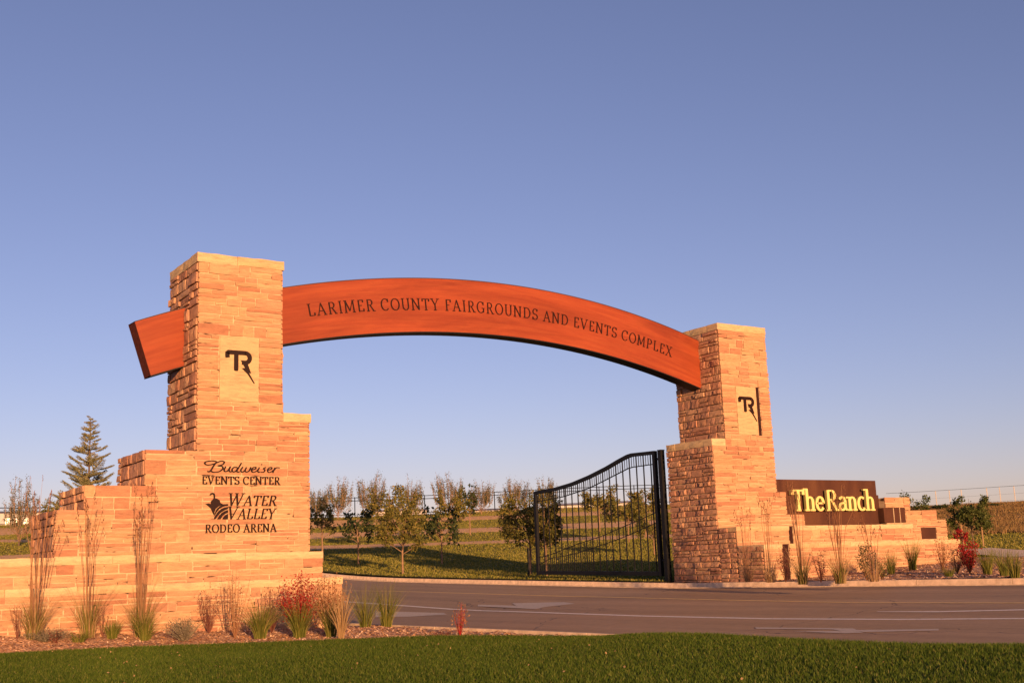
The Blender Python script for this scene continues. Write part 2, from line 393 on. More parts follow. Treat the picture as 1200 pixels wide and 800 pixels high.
def kerb(x_face, side):
    """side=+1: kerb on the far (+X) side of its face line. Sections 3 m long with open joints."""
    root = empty('kerb', (x_face, 0, 0)); tag(root, kind='structure')
    y = -20.0
    while y < 76:
        y1 = y+2.985; mb = MB()
        prof = [(-.45*side, .005), (0, -.012), (.03*side, .135), (.16*side, .14), (.16*side, -.3), (-.45*side, -.3)]
        vs = []
        for yy in np.linspace(y, y1, 4):
            zb = float(zroad(x_face, yy))
            vs += [(x_face+a+rnd.uniform(-.003, .003), yy, zb+c) for a, c in prof]
        k = len(prof); fs = []
        for q in range(3):
            for e in range(k):
                f = (q*k+e, q*k+(e+1) % k, (q+1)*k+(e+1) % k, (q+1)*k+e); fs.append(f if side > 0 else f[::-1])
        fs += [tuple(range(k)), tuple(range(3*k, 4*k))[::-1]]
        mb.add([(a-x_face, b, c) for a, b, c in vs], fs); mb.build('kerb_section', M_CONC, root); y += 3.0
kerb(XR, 1); kerb(XL, -1)
# painted lines: each follows the line it has in the world, laid 4 mm over the road
def ribbon(name, pts, w, mat, lift=.006):
    V = []; F = []
    P = []
    for a, b in zip(pts[:-1], pts[1:]):
        n_ = max(2, int(math.dist(a, b)/1.5))
        for k in range(n_): P.append((a[0]+(b[0]-a[0])*k/n_, a[1]+(b[1]-a[1])*k/n_))
    P.append(pts[-1])
    for i, (x, y) in enumerate(P):
        a = P[max(i-1, 0)]; b = P[min(i+1, len(P)-1)]; d = Vector((b[0]-a[0], b[1]-a[1])).normalized(); nx, ny = d.y, -d.x
        ww = w if not callable(w) else w(i/(len(P)-1))
        for s_ in (-.5, .5):
            X, Y = x+nx*ww*s_, y+ny*ww*s_; V.append((X, Y, float(zroad(X, Y))+lift))
    for i in range(len(P)-1): F.append((i*2, i*2+1, i*2+3, i*2+2))
    mb = MB(); mb.add(V, F); o = mb.build(name, mat); tag(o, kind='structure'); return o
def H2(px, py):
    p = hit(px, py, zroad); return (p.x, p.y)
ribbon('road_line', [H2(*q) for q in ((300, 689.0), (460, 692.3), (700, 699.2), (850, 703), (1000, 705.8), (1200, 706.5), (1330, 705))], .14, M_YELP)
ribbon('road_line', [H2(*q) for q in ((300, 697), (470, 709.3), (600, 716.3), (750, 721.5), (900, 725), (1050, 725.8), (1200, 724.8), (1330, 722))], .2, M_WHITEP)
ribbon('road_line', [H2(*q) for q in ((1028, 716.6), (1100, 716.5), (1200, 714.4), (1330, 711))], lambda t: .08+.14*min(1, t*3), M_WHITEP)
def flat(name, px, mat, lift=.008):
    V = []
    for q in px:
        x, y = H2(*q); V.append((x, y, float(zroad(x, y))+lift))
    mb = MB(); mb.add(V, [tuple(range(len(V)))]); o = mb.build(name, mat); tag(o, kind='structure'); return o
# turn arrows seen almost edge on: a shaft with its head, worn
flat('road_arrow', [(885, 735.2), (1000, 736.2), (1012, 741.5), (990, 742.3), (930, 739.8), (985, 739.2), (975, 737.6), (886, 736.8)], M_WORN)
flat('road_arrow', [(1003, 738.3), (1100, 737.3), (1100, 738.9), (1012, 740.6)], M_WORN)
flat('road_arrow', [(560, 708.2), (605, 709.5), (600, 706.6), (660, 705.3), (674, 707.2), (640, 711.0), (628, 713.6), (560, 710.4)], M_WORN)
flat('road_arrow', [(440, 716.0), (520, 718.2), (524, 719.9), (480, 722.3), (440, 723.2)], M_WORN)

# lawn and the bark beds
LAWN_EDGE = [(-30, 27.4), (-2, 27.2), (2.5, 26.6), (4.9, 26.1), (7.8, 25.15), (9.5, 24.2), (10.74, 23.1), (12.2, 21.3), (13.2, 19.9), (13.7, 18.6), (13.72, 15), (13.72, -30)]
def lawn_y(x): return np.interp(x, [p[0] for p in LAWN_EDGE[:-2]], [p[1] for p in LAWN_EDGE[:-2]])
def lawn_z(X, Y): return -1.31+.03*np.sin(X*.5+Y*.3)+.02*np.sin(Y*.9-X*.4)+.15*sstep(9, 12.9, X)*(1-sstep(13.2, 14.0, X))*(1-sstep(15.5, 19.5, Y))
def lawn_sheet():
    V = []; F = []
    xs = np.concatenate([np.linspace(-30, 0, 12), np.linspace(0.6, 13.72, 60)])
    n = 70
    for x in xs:
        ye = float(lawn_y(x))
        for k in range(n):
            t = k/(n-1); y = -25+(ye+25)*t**.6; V.append((x, y, float(lawn_z(x, y))))
    for i in range(len(xs)-1):
        for k in range(n-1): F.append((i*n+k, (i+1)*n+k, (i+1)*n+k+1, i*n+k+1))
    o = np_mesh('lawn', np.array(V), np.array(F), M_LAWN, None, True); tag(o, kind='structure')
lawn_sheet()
def bed_z(X, Y):
    X = np.asarray(X, float); Y = np.asarray(Y, float)
    wallz = np.interp(X, [0, 4.9, 8.6, 12.8, 14], [-1.0, -1.03, -1.17, -1.27, -1.33])
    t = sstep(0, 1, (Y-lawn_y(X))/np.maximum(27.6-lawn_y(X), .3))
    lump = .025*np.sin(X*5+Y*3)*np.sin(Y*6-X*2)+.018*np.sin(X*13)*np.cos(Y*11)
    return -1.34*(1-t)+wallz*t+lump
def bed_sheet():
    xs = np.linspace(-6, 13.9, 190); n = 40; V = []; F = []
    for x in xs:
        ye = float(lawn_y(min(x, 13.7)))-.06
        yt = 27.62 if x < 12.86 else (27.62+(x-12.86)*2.4)
        if x > 12.86: yt = 31
        for k in range(n):
            y = ye+(yt-ye)*k/(n-1); V.append((x, y, float(bed_z(min(x, 14), min(y, 27.6)))))
    for i in range(len(xs)-1):
        for k in range(n-1): F.append((i*n+k, (i+1)*n+k, (i+1)*n+k+1, i*n+k+1))
    o = np_mesh('planting_bed', np.array(V), np.array(F), M_MULCH, None, True); tag(o, kind='structure')
bed_sheet()
def rbed_z(X, Y):
    X = np.asarray(X, float); Y = np.asarray(Y, float)
    t = sstep(28, 31, X)
    return np.minimum(-.70+.012*np.clip(X-28, 0, 20)+.22*sstep(28.5, 38, X)*sstep(20, 26, Y), 5)+.025*np.sin(X*5+Y*3)*np.sin(Y*4)
def rbed():
    return strip('planting_bed', XR+.14, 46, np.arange(8, 35.01, .35), lambda X, Y: rbed_z(X, Y), M_MULCH, 80)
tag(rbed(), kind='structure')

# grass blades of the lawn: too many to count
def blades(name, X, Y, Z, h, w, mat, lean=.35, seed=1):
    g = np.random.default_rng(seed); n = len(X)
    a = g.uniform(0, 2*np.pi, n); hh = h*g.uniform(.6, 1.25, n); ww = w*g.uniform(.7, 1.3, n)
    la = g.uniform(0, 2*np.pi, n); ll = hh*g.uniform(.05, lean*2, n)
    V = np.zeros((n, 3, 3)); c = np.cos(a)*ww/2; s = np.sin(a)*ww/2
    V[:, 0] = np.stack([X-c, Y-s, Z], -1); V[:, 1] = np.stack([X+c, Y+s, Z], -1)
    V[:, 2] = np.stack([X+np.cos(la)*ll, Y+np.sin(la)*ll, Z+hh], -1)
    F = np.arange(n*3).reshape(n, 3)
    return np_mesh(name, V.reshape(-1, 3), F, mat)
g0 = np.random.default_rng(3)
n = 620000
X = g0.uniform(-1, 13.72, n); Y = g0.uniform(3, 27, n)
az = np.degrees(np.arctan2(X, Y))-33.46
ok = (Y < lawn_y(X)+.03*np.sin(X*9)) & ((az > -27) | (X > 0)) & (az < 27) & (np.hypot(X, Y) > 9.5)
X, Y = X[ok], Y[ok]
patch = .5+.5*np.sin(X*.9+np.sin(Y*.7)*2)*np.sin(Y*1.1+1)
o = blades('lawn_grass', X, Y, lawn_z(X, Y)-.005, .046*(1+.4*patch), .013, G_LAWN, .5); tag(o, 'short mown green grass in front of the stone walls', 'grass', kind='stuff')
n = 150; X = g0.uniform(1, 13.5, n); Y = g0.uniform(8, 26, n); ok = Y < lawn_y(X); X, Y = X[ok], Y[ok]
def litter():
    g = np.random.default_rng(77); m_ = len(X); a = g.uniform(0, 6.28, m_); L = g.uniform(.012, .024, m_); Z = lawn_z(X, Y)+.05
    u = np.stack([np.cos(a)*L, np.sin(a)*L, g.uniform(-.01, .01, m_)], -1); v = np.stack([-np.sin(a)*L*.6, np.cos(a)*L*.6, g.uniform(-.01, .02, m_)], -1); P = np.stack([X, Y, Z], -1)
    V = np.stack([P-u, P+v, P+u, P-v], 1).reshape(-1, 3); o = np_mesh('leaf_litter', V, np.arange(m_*4).reshape(m_, 4), G_STRAW); tag(o, 'scattered dry leaves lying on the lawn', 'fallen leaves', kind='stuff')
litter()
# wood chips
def chips(name, X, Y, zf, size, seed, label):
    g = np.random.default_rng(seed); n = len(X); Z = zf(X, Y)+.012
    L = size*g.uniform(.5, 1.6, n); Wd = size*g.uniform(.18, .5, n); a = g.uniform(0, np.pi, n); t = g.uniform(-.5, .5, n); t2 = g.uniform(-.4, .4, n)
    ux = np.stack([np.cos(a)*np.cos(t), np.sin(a)*np.cos(t), np.sin(t)], -1)*L[:, None]/2
    uy = np.stack([-np.sin(a), np.cos(a), t2], -1)*Wd[:, None]/2
    P = np.stack([X, Y, Z], -1); th = np.array([0, 0, .008])
    V = np.stack([P-ux-uy, P+ux-uy, P+ux*.8+uy, P-ux*.9+uy, P+th], 1)
    b = np.arange(n)[:, None]*5
    F = np.concatenate([b+np.array([[0, 1, 4]]), b+np.array([[1, 2, 4]]), b+np.array([[2, 3, 4]]), b+np.array([[3, 0, 4]])])
    o = np_mesh(name, V.reshape(-1, 3), F, L_CHIP); tag(o, label, 'bark mulch', kind='stuff')
n = 26000; X = g0.uniform(1, 14, n); Y = g0.uniform(18, 27.6, n); ok = (Y > lawn_y(X)-.05) & (X < 13.75)
chips('bark_mulch', X[ok], Y[ok], lambda x, y: bed_z(x, y), .075, 5, 'loose brown bark chips at the foot of the left walls')
n = 16000; X = g0.uniform(27.95, 42, n); Y = g0.uniform(13, 30, n); ok = (Y < 28.2) | (X > 38.3)
chips('bark_mulch', X[ok], Y[ok], lambda x, y: rbed_z(x, y), .09, 6, 'loose brown bark chips between the far kerb and the sign walls')
def band_at(X, Y):
    r = np.hypot(X, Y)
    return np.mod(r/28+.06*np.sin((X/np.maximum(Y, 1)-.64)*5)+.06*np.sin(X*.23+Y*.1)+.6, 1)
# field tufts, densest near the kerb
n = 420000; rr = 34+g0.random(n)**1.4*150; aa = np.radians(g0.uniform(-26, 26, n)+33.46); X = rr*np.sin(aa); Y = rr*np.cos(aa)
fb = band_at(X, Y); ok = ((X > 28.05) | (Y > 71)) & ((Y > 33.2) | (X > 41.5)) & ((fb > .46) | (fb < .01) | (rr < 82) | (g0.random(n) < .025)) & ((X/Y < 1.1) | (rr < 88)); X, Y, rr = X[ok], Y[ok], rr[ok]
o = blades('field_grass', X, Y, terrain(X, Y)-.01, 0.07+rr*.0004, .035+.0006*rr, G_FIELD, .5, 9); tag(o, 'rough grass covering the slope beyond the road', 'grass', kind='stuff')

n = 90000; rr = 86+g0.random(n)*100; aa = np.radians(g0.uniform(14, 27, n)+33.46); X = rr*np.sin(aa); Y = rr*np.cos(aa); ok = X/Y > 1.08; X, Y, rr = X[ok], Y[ok], rr[ok]
G_DRY = leafy('dry_meadow', [(0, (.16, .10, .035)), (.5, (.31, .185, .07)), (.85, (.44, .28, .12)), (1, (.17, .17, .04))], .2)
clump = np.sin(X*.35+np.sin(Y*.3)*2)*np.sin(Y*.41)
o = blades('meadow_grass', X, Y, terrain(X, Y)-.01, (.22+.14*clump), .10, G_DRY, .6, 19); tag(o, 'dry brown meadow grass on the rise at the far right', 'grass', kind='stuff')

# ------------------------------------------------------------------ masonry
def stone_variants(rough, count, seed):
    g = random.Random(seed); out = []
    for k in range(count):
        nx, nz = (3, 2) if rough < .15 else (4, 3)
        V = []; F = []
        for j in range(nz+1):
            for i in range(nx+1):
                ex = i in (0, nx); ez = j in (0, nz)
                x = i/nx; z = j/nz
                if not ex: x += g.uniform(-.08, .08)
                else: x += g.uniform(0, .014)*(1 if i == 0 else -1)*(1+2*rough)
                if not ez: z += g.uniform(-.08, .08)
                else: z += g.uniform(0, .04)*(1 if j == 0 else -1)*(1+1.5*rough)
                edge = ex or ez
                y = -1 + ((.10 if rough < .15 else .05)+.25*rough*g.random() if edge else -.02) + g.uniform(-.5, .5)*rough
                V.append((x, y, z))
        w = nx+1
        for j in range(nz):
            for i in range(nx): F.append((j*w+i, j*w+i+1, (j+1)*w+i+1, (j+1)*w+i))
        ring = [i for i in range(w)]+[j*w+nx for j in range(1, nz+1)]+[nz*w+i for i in range(nx-1, -1, -1)]+[j*w for j in range(nz-1, 0, -1)]
        b0 = len(V)
        for i in ring: V.append((V[i][0], 0, V[i][2]))
        m_ = len(ring)
        for q in range(m_): F.append((ring[(q+1) % m_], ring[q], b0+q, b0+(q+1) % m_))
        out.append((V, F))
    return out
VAR = {'smooth': stone_variants(.08, 14, 1), 'rough': stone_variants(.22, 18, 2), 'cap': stone_variants(.12, 6, 3)}
MESH = {}
def var_mesh(kind, k, mat):
    key = (kind, k, mat.name)
    if key not in MESH:
        V, F = VAR[kind][k]; me = bpy.data.meshes.new('stone_'+kind); me.from_pydata(V, [], F); me.materials.append(mat); me.update(); MESH[key] = me
    return MESH[key]
class Masonry:
    """collects the stones of one thing; the largest 300 become parts, the rest one joined part"""
    def __init__(s, root): s.root = root; s.items = []; s.caps = []
    def stone(s, kind, mat, face, plane, u, z, w, h, out, inn):
        """face 'y-': plane is Y, u runs +X.  face 'x-': plane is X, u runs +Y.  face 'x+': plane X"""
        d = out+inn; k = rnd.randrange(len(VAR[kind]))
        if face == 'y-': M_ = Matrix.Translation((u, plane+inn, z)) @ Matrix.Diagonal((w, d, h, 1))
        elif face == 'x-': M_ = Matrix.Translation((plane+inn, u+w, z)) @ Matrix.Rotation(-math.pi/2, 4, 'Z') @ Matrix.Diagonal((w, d, h, 1))
        else: M_ = Matrix.Translation((plane-inn, u, z)) @ Matrix.Rotation(math.pi/2, 4, 'Z') @ Matrix.Diagonal((w, d, h, 1))
        s.items.append((w*h*(0.02 if face == 'x+' else 1), kind, k, mat, M_))
    def coursed(s, face, plane, rects, H=(.26, .46), Wd=(.45, 1.7), style='smooth', mat=None, flat_zone=None, gap=.021):
        zs = sorted({r_[2] for r_ in rects} | {r_[3] for r_ in rects})
        bands = []
        for a, b in zip(zs[:-1], zs[1:]):
            if b-a < .03: continue
            k = max(1, round((b-a)/rnd.uniform(*H))); cuts = [a+(b-a)*(i+rnd.uniform(-.2, .2)*(0 < i < k))/k for i in range(k+1)]
            bands += list(zip(cuts[:-1], cuts[1:]))
        for z0, z1 in bands:
            zm = (z0+z1)/2; iv = sorted([(r_[0], r_[1]) for r_ in rects if r_[2] <= zm <= r_[3]]); mg = []
            for a, b in iv:
                if mg and abs(mg[-1][1]-a) < .01: mg[-1] = (mg[-1][0], b)
                else: mg.append((a, b))
            for a, b in mg:
                u = a
                while u < b-.02:
                    w = rnd.uniform(*Wd)
                    if b-u-w < Wd[0]*.6: w = b-u
                    hh = z1-z0
                    if style == 'smooth': nr = rnd.choice([1, 2, 2, 3, 3] if hh > .26 else [1, 2, 2])
                    else: nr = rnd.choice([1, 1, 2] if hh > .2 else [1])
                    cz = [z0]+sorted(z0+hh*(i+rnd.uniform(-.18, .18))/nr for i in range(1, nr))+[z1]
                    for c0, c1 in zip(cz[:-1], cz[1:]):
                        v = u
                        while v < u+w-.01:
                            lim = (.3, 1.15) if style == 'smooth' else (.26, .85)
                            sw = rnd.uniform(*lim)*(1.2 if nr > 1 else .8)
                            if u+w-v-sw < lim[0]*.6: sw = u+w-v
                            g_ = gap*rnd.uniform(.5, 1.4)
                            if style == 'smooth':
                                out = rnd.choice([.004, .008, .012, .018, .03]) ; inn = .04
                                if flat_zone and flat_zone[0] < v+sw and v < flat_zone[1] and flat_zone[2] < c1 and c0 < flat_zone[3]: out = rnd.uniform(.003, .009)
                            else: out = rnd.choice([-.008, .004, .01, .018, .028, .038]); inn = .085; g_ *= 1.2
                            s.stone(style, mat, face, plane, v+g_/2, c0+g_/2, sw-g_, c1-c0-g_, out, inn)
                            v += sw
                    u += w
    def cap_row(s, face, plane, u0, u1, z0, z1, depth, out=.03, length=(1.0, 1.7)):
        u = u0
        while u < u1-.02:
            w = rnd.uniform(*length)
            if u1-u-w < length[0]*.6: w = u1-u
            d = depth; k = rnd.randrange(6); o2 = out+rnd.uniform(-.006, .006)
            if face == 'y-': M_ = Matrix.Translation((u+.004, plane+d, z0)) @ Matrix.Diagonal((w-.008, d+o2, z1-z0, 1))
            elif face == 'x-': M_ = Matrix.Translation((plane+d, u+w-.004, z0)) @ Matrix.Rotation(-math.pi/2, 4, 'Z') @ Matrix.Diagonal((w-.008, d+o2, z1-z0, 1))
            else: M_ = Matrix.Translation((plane-d, u+.004, z0)) @ Matrix.Rotation(math.pi/2, 4, 'Z') @ Matrix.Diagonal((w-.008, d+o2, z1-z0, 1))
            # depth of relief must stay small on a deep slab: use thin front variant
            s.caps.append((M_, d, k, w, face)); u += w
    def finish(s):
        inv = s.root.matrix_world.inverted() if s.root.matrix_world != Matrix() else Matrix()
        T = Matrix.Translation(-s.root.location)
        s.items.sort(key=lambda t: -t[0])
        for a, kind, k, mat, M_ in s.items[:300]:
            o = bpy.data.objects.new('stone', var_mesh(kind, k, mat)); C.objects.link(o); o.parent = s.root; o.matrix_local = T @ M_
        for mat in {t[3] for t in s.items[300:]}:
            V = []; F = []
            mb = MB()
            for a, kind, k, mt, M_ in s.items[300:]:
                if mt is not mat: continue
                v, f = VAR[kind][k]; X_ = T @ M_; mb.add([X_ @ Vector(q) for q in v], f)
            o = mb.build('small_stones', mat, s.root); o['kind'] = 'stuff'
        for M_, d, k, w, face in s.caps:
            mb = MB(); X_ = T @ M_; r_ = random.Random(k*7+int(w*100))
            nx = max(3, int(w/.22)); V = []; F = []
            sc = M_.to_scale(); tot = sc.y; e = .022/tot
            for j in range(3):
                for i in range(nx+1):
                    edge = i in (0, nx) or j in (0, 2)
                    V.append(X_ @ Vector((i/nx, -1+(e*r_.uniform(.3, 1.0) if edge else -e*r_.uniform(0, .5)), [0.0, .5, 1.0][j]+(r_.uniform(-.04, .04) if j != 1 else 0)*1)))
            w1 = nx+1
            for j in range(2):
                for i in range(nx): F.append((j*w1+i, j*w1+i+1, (j+1)*w1+i+1, (j+1)*w1+i))
            ring = list(range(w1))+[w1+nx]+[2*w1+i for i in range(nx, -1, -1)]+[w1]
            b0 = len(V)
            for i in ring:
                q = X_.inverted() @ V[i]; V.append(X_ @ Vector((q.x, 0, q.z)))
            mm = len(ring)
            for q in range(mm): F.append((ring[(q+1) % mm], ring[q], b0+q, b0+(q+1) % mm))
            mb.add(V, F); mb.build('cap_stone', M_CAP, s.root)

GL = -1.6
# ---- left pylon: tower with stepped shoulders, all in one front plane
Y0 = 29.524; TX0, TX1, TZ = 9.74, 12.10, 8.44; D = 2.42
LP = empty('stone_pylon', (11, 30.7, -1.3))
tag(LP, 'nearer and larger sandstone gate pylon on the left, carrying the letters about the events center', 'gate pylon')
def core_boxes(root, rects, y0, y1, xin_l=.05, xin_r=.05, front=.012, mat=M_MORT):
    mb = MB()
    n_ = len(rects); ox, oy, oz = root.location
    for i, (a, b, z0, z1) in enumerate(rects):
        mb.box(a-ox, b-ox, y0+front-oy, y1-oy, z0-oz, z1-oz)
    return mb.build('mortar_core', mat, root)
steps = [(6.35, 7.02, 1.754), (7.02, 8.448, 2.35), (8.448, 9.74, 3.24), (TX0, TX1, TZ), (TX1, 12.87, 4.29)]
cr = [(a+(.05 if i == 0 else 0), b, GL, z-.03) for i, (a, b, z) in enumerate(steps)]
# pull the core of each exposed left face in behind its stones
cr[0] = (6.40, 7.07, GL, 1.72); cr[1] = (7.07, 8.50, GL, 2.32); cr[2] = (8.50, 9.79, GL, 3.21); cr[3] = (9.79, 12.05, GL, 8.40); cr[4] = (12.05, 12.82, GL, 4.26)
core_boxes(LP, cr, Y0, Y0+D-.03)
PLQ = (10.33, 11.415, 4.53, 6.27)
ml = Masonry(LP)
front = [(6.35, 7.02, .40, 1.754), (7.02, 8.448, .40, 2.35), (8.448, 9.74, .40, 3.24)]
front = [(6.35, 7.02, .40, 1.754), (7.02, 8.448, .40, 1.754), (7.02, 8.448, 1.754, 2.35), (8.448, 9.74, .40, 1.754), (8.448, 9.74, 1.754, 2.35), (8.448, 9.74, 2.35, 3.24),
         (9.74, 12.87, .40, 1.754), (9.74, 12.87, 1.754, 2.35), (9.74, 12.87, 2.35, 3.24), (9.74, 12.87, 3.24, 4.06), (9.74, 12.1, 4.06, 4.29), (9.74, 12.1, 4.29, PLQ[2]),
         (9.74, PLQ[0], PLQ[2], PLQ[3]), (PLQ[1], 12.1, PLQ[2], PLQ[3]), (9.74, 12.1, PLQ[3], 8.205)]
ml.coursed('y-', Y0, front, (.22, .36), (.5, 1.9), 'smooth', M_FACE, (9.8, 12.2, 1.1, 3.05))
ml.cap_row('y-', Y0, 12.1, 12.9, 4.06, 4.29, .5)
ml.cap_row('y-', Y0, 9.71, 12.13, 8.205, 8.45, .5)
ml.cap_row('x-', TX0, Y0+.5, Y0+D, 8.205, 8.45, .5, .02, (.6, 1.1))
ml.cap_row('x+', TX1, Y0+.5, Y0+D, 8.205, 8.45, .5, .02, (.6, 1.1))
for (x_, z0, z1) in ((6.35, .4, 1.754), (7.02, 1.754, 2.35), (8.448, 2.35, 3.24), (TX0, 3.24, 8.205)):
    ml.coursed('x-', x_, [(Y0+.05, Y0+D, z0, z1)], (.19, .33), (.4, 1.2), 'rough', M_ROCK)
ml.coursed('x+', TX1, [(Y0+.05, Y0+D, 4.29, 8.205)], (.2, .34), (.4, .9), 'rough', M_ROCK)
ml.coursed('x+', 12.87, [(Y0+.05, Y0+D, -1.3, 4.29)], (.2, .34), (.4, .9), 'rough', M_ROCK)
ml.finish()
def plaque(root, x0, x1, z0, z1, y, depth=.02):
    ox, oy, oz = root.location
    mb = MB(); b_ = .008
    mb.box(x0-ox, x1-ox, y-depth-oy, y+.06-oy, z0-oz, z1-oz)
    return mb.build('plaque', M_PLAQ, root)
plaque(LP, PLQ[0]+.015, PLQ[1]-.015, PLQ[2]+.012, PLQ[3]-.012, Y0)

# ---- low walls in front of the left pylon
def low_wall(label, x0, x1, yf, yb, zt, zb, capz, seed_rects=None, slots=(), left_rough=False, first=True, zdeep=None):
    zd = zb if zdeep is None else zdeep
    root = empty('stone_wall', ((x0+x1)/2, yf, zb)); tag(root, label, 'garden wall', 'low terraced sandstone walls')
    mb = MB(); ox, oy, oz = root.location
    xs = [x0+.05]+[v for s_ in slots for v in s_]+[x1-.02]
    for a, b in zip(xs[::2], xs[1::2]): mb.box(a-ox, b-ox, yf+.012-oy, yb-oy, zd-.4-oz, zt-.03-oz)
    mb.build('mortar_core', M_MORT, root)
    m_ = Masonry(root)
    prev = x0
    for a, b in list(slots)+[(x1, x1)]:
        m_.coursed('y-', yf, [(prev, a, zb, zt-capz)], (.22, .40), (.5, 1.9), 'smooth', M_FACE)
        m_.cap_row('y-', yf, prev, a, zt-capz, zt, yb-yf-.01, .035, (1.1, 1.9)); prev = b
        if b > a:
            s_ = MB(); s_.box(a+.003-ox, b-.003-ox, yf+.03-oy, yf+.09-oy, zb-oz, zt-.01-oz); s_.build('slot_fill', M_SLOT, root)  # dark strip closing the slot
    if left_rough: m_.coursed('x-', x0, [(yf+.05, yb-.01, zd-.15, zt-.02)], (.15, .26), (.3, .9), 'rough', M_ROCK)
    m_.coursed('x+', x1, [(yf+.05, yb-.01, zb, zt-capz)], (.2, .34), (.4, .9), 'rough', M_ROCK)
    m_.finish(); return root
low_wall('upper low sandstone wall with buff coping directly under the left pylon', .5, 12.87, 28.72, 29.50, .62, -.4, .17)
low_wall('lowest sandstone wall on the left, behind the tall reed grasses', -1.0, 12.88, 27.57, 28.70, -.05, -1.35, .17)

# ---- right pylon
Y1 = 30.33; RX0, RX1, RZ = 28.80, 31.15, 8.30; RS = 28.176
RP = empty('stone_pylon', (30, 31.5, -.65))
tag(RP, 'farther sandstone gate pylon on the right, beside the open metal gate', 'gate pylon')
RPL = (29.46, 30.45, 4.33, 6.07)
core_boxes(RP, [(RS+.05, RX0+.05, -1.2, 4.14), (RX0+.05, 30.45, -1.2, 8.26), (30.45, 30.62, -1.2, 4.33), (30.45, 30.62, 6.07, 8.26), (30.62, 31.10, -1.2, 8.26), (31.10, 31.53, -1.2, 2.31), (31.53, 32.40, -1.2, 1.51)], Y1, Y1+2.4)
mr = Masonry(RP)
fr = [(RS, 32.43, .9, 1.55), (RS, 31.57, 1.55, 2.34), (RS, 31.15, 2.34, 3.93), (RX0, 31.15, 3.93, 4.17), (RX0, 31.15, 4.17, RPL[2]),
      (RX0, RPL[0], RPL[2], RPL[3]), (30.62, 31.15, RPL[2], RPL[3]), (RX0, 31.15, RPL[3], 8.06)]
mr.coursed('y-', Y1, fr, (.20, .34), (.5, 1.8), 'smooth', M_FACE)
mr.cap_row('y-', Y1, RS-.02, RX0, 3.93, 4.17, .4, .03, (.6, .9))
mr.cap_row('y-', Y1, RX0-.02, 31.17, 8.06, 8.30, .5)
mr.cap_row('x-', RX0, Y1+.5, Y1+2.4, 8.06, 8.30, .5, .02, (.5, 1.0))
mr.cap_row('x-', RS, Y1+.4, Y1+2.4, 3.93, 4.17, .5, .03, (.5, 1.0))
mr.coursed('x-', RX0, [(Y1+.05, Y1+2.38, 4.17, 8.06)], (.17, .29), (.4, 1.1), 'rough', M_ROCK)
mr.coursed('x-', RS, [(Y1+.0, Y1+2.42, -.85, 3.93)], (.17, .32), (.4, 1.1), 'rough', M_ROCK)
mr.finish()
plaque(RP, RPL[0]+.012, RPL[1]-.005, RPL[2]+.012, RPL[3]-.012, Y1, .015)
mb = MB(); ox, oy, oz = RP.location
mb.box(30.453-ox, 30.617-ox, Y1+.015-oy, Y1+.08-oy, 4.34-oz, 6.06-oz); mb.build('slot_fill', M_SLOT, RP)  # dark strip closing the slot beside the plaque

low_wall('upper low sandstone wall below the steel name panel', RS, 37.24, 29.46, Y1-.005, 1.10, .0, .15, None, [(30.67, 30.87)], True, zdeep=-.8)
low_wall('lowest sandstone wall on the right, along the far kerb', RS, 38.28, 28.24, 29.45, .47, -.80, .15, None, [(29.03, 29.34)], True)

# ---- stepped wall at the far end of the name panel
EW = empty('stone_wall', (38.4, Y1, -.5)); tag(EW, 'stepped sandstone wall end with small steel windows at the right of the name panel', 'garden wall', 'low terraced sandstone walls')
core_boxes(EW, [(36.72, 38.12, 1.76, 2.13), (37.83, 38.12, -.9, 1.76), (36.72, 37.83, -.9, 1.18), (38.12, 38.66, -.9, 1.63), (38.66, 39.57, .985, 1.63), (38.66, 39.57, -.9, .54), (39.57, 39.69, -.9, 1.63), (39.69, 40.21, -.9, 1.26)], Y1-.12, Y1+1.2)
me_ = Masonry(EW)
me_.coursed('y-', Y1-.12, [(36.70, 38.16, 1.755, 2.16), (37.83, 38.16, 1.66, 1.755), (37.83, 39.70, 1.30, 1.66), (37.83, 40.25, .985, 1.30), (37.83, 38.66, .5, .985), (39.57, 40.25, .5, .985), (36.7, 40.25, -.6, .5), (36.7, 37.83, .5, 1.18)], (.2, .36), (.4, 1.5), 'smooth', M_FACE)
me_.coursed('x+', 40.25, [(Y1, Y1+1.2, -.6, 1.30)], (.2, .34), (.4, .9), 'rough', M_ROCK)
me_.finish()
ox, oy, oz = EW.location
for a, b, z0, z1 in ((36.60, 37.14, 1.19, 1.755), (37.19, 37.50, 1.19, 1.755), (37.55, 37.83, 1.19, 1.755), (38.66, 39.57, .54, .985)):
    mb = MB(); mb.box(a+.004-ox, b-.004-ox, Y1-.115-oy, Y1+.25-oy, z0+.004-oz, z1-.004-oz); mb.build('steel_window', M_RUST, EW)
for a in (37.165, 37.525):
    mb = MB(); mb.box(a-.014-ox, a+.014-ox, Y1-.120-oy, Y1+.2-oy, 1.19-oz, 1.752-oz); mb.build('window_divider', M_MORT, EW)

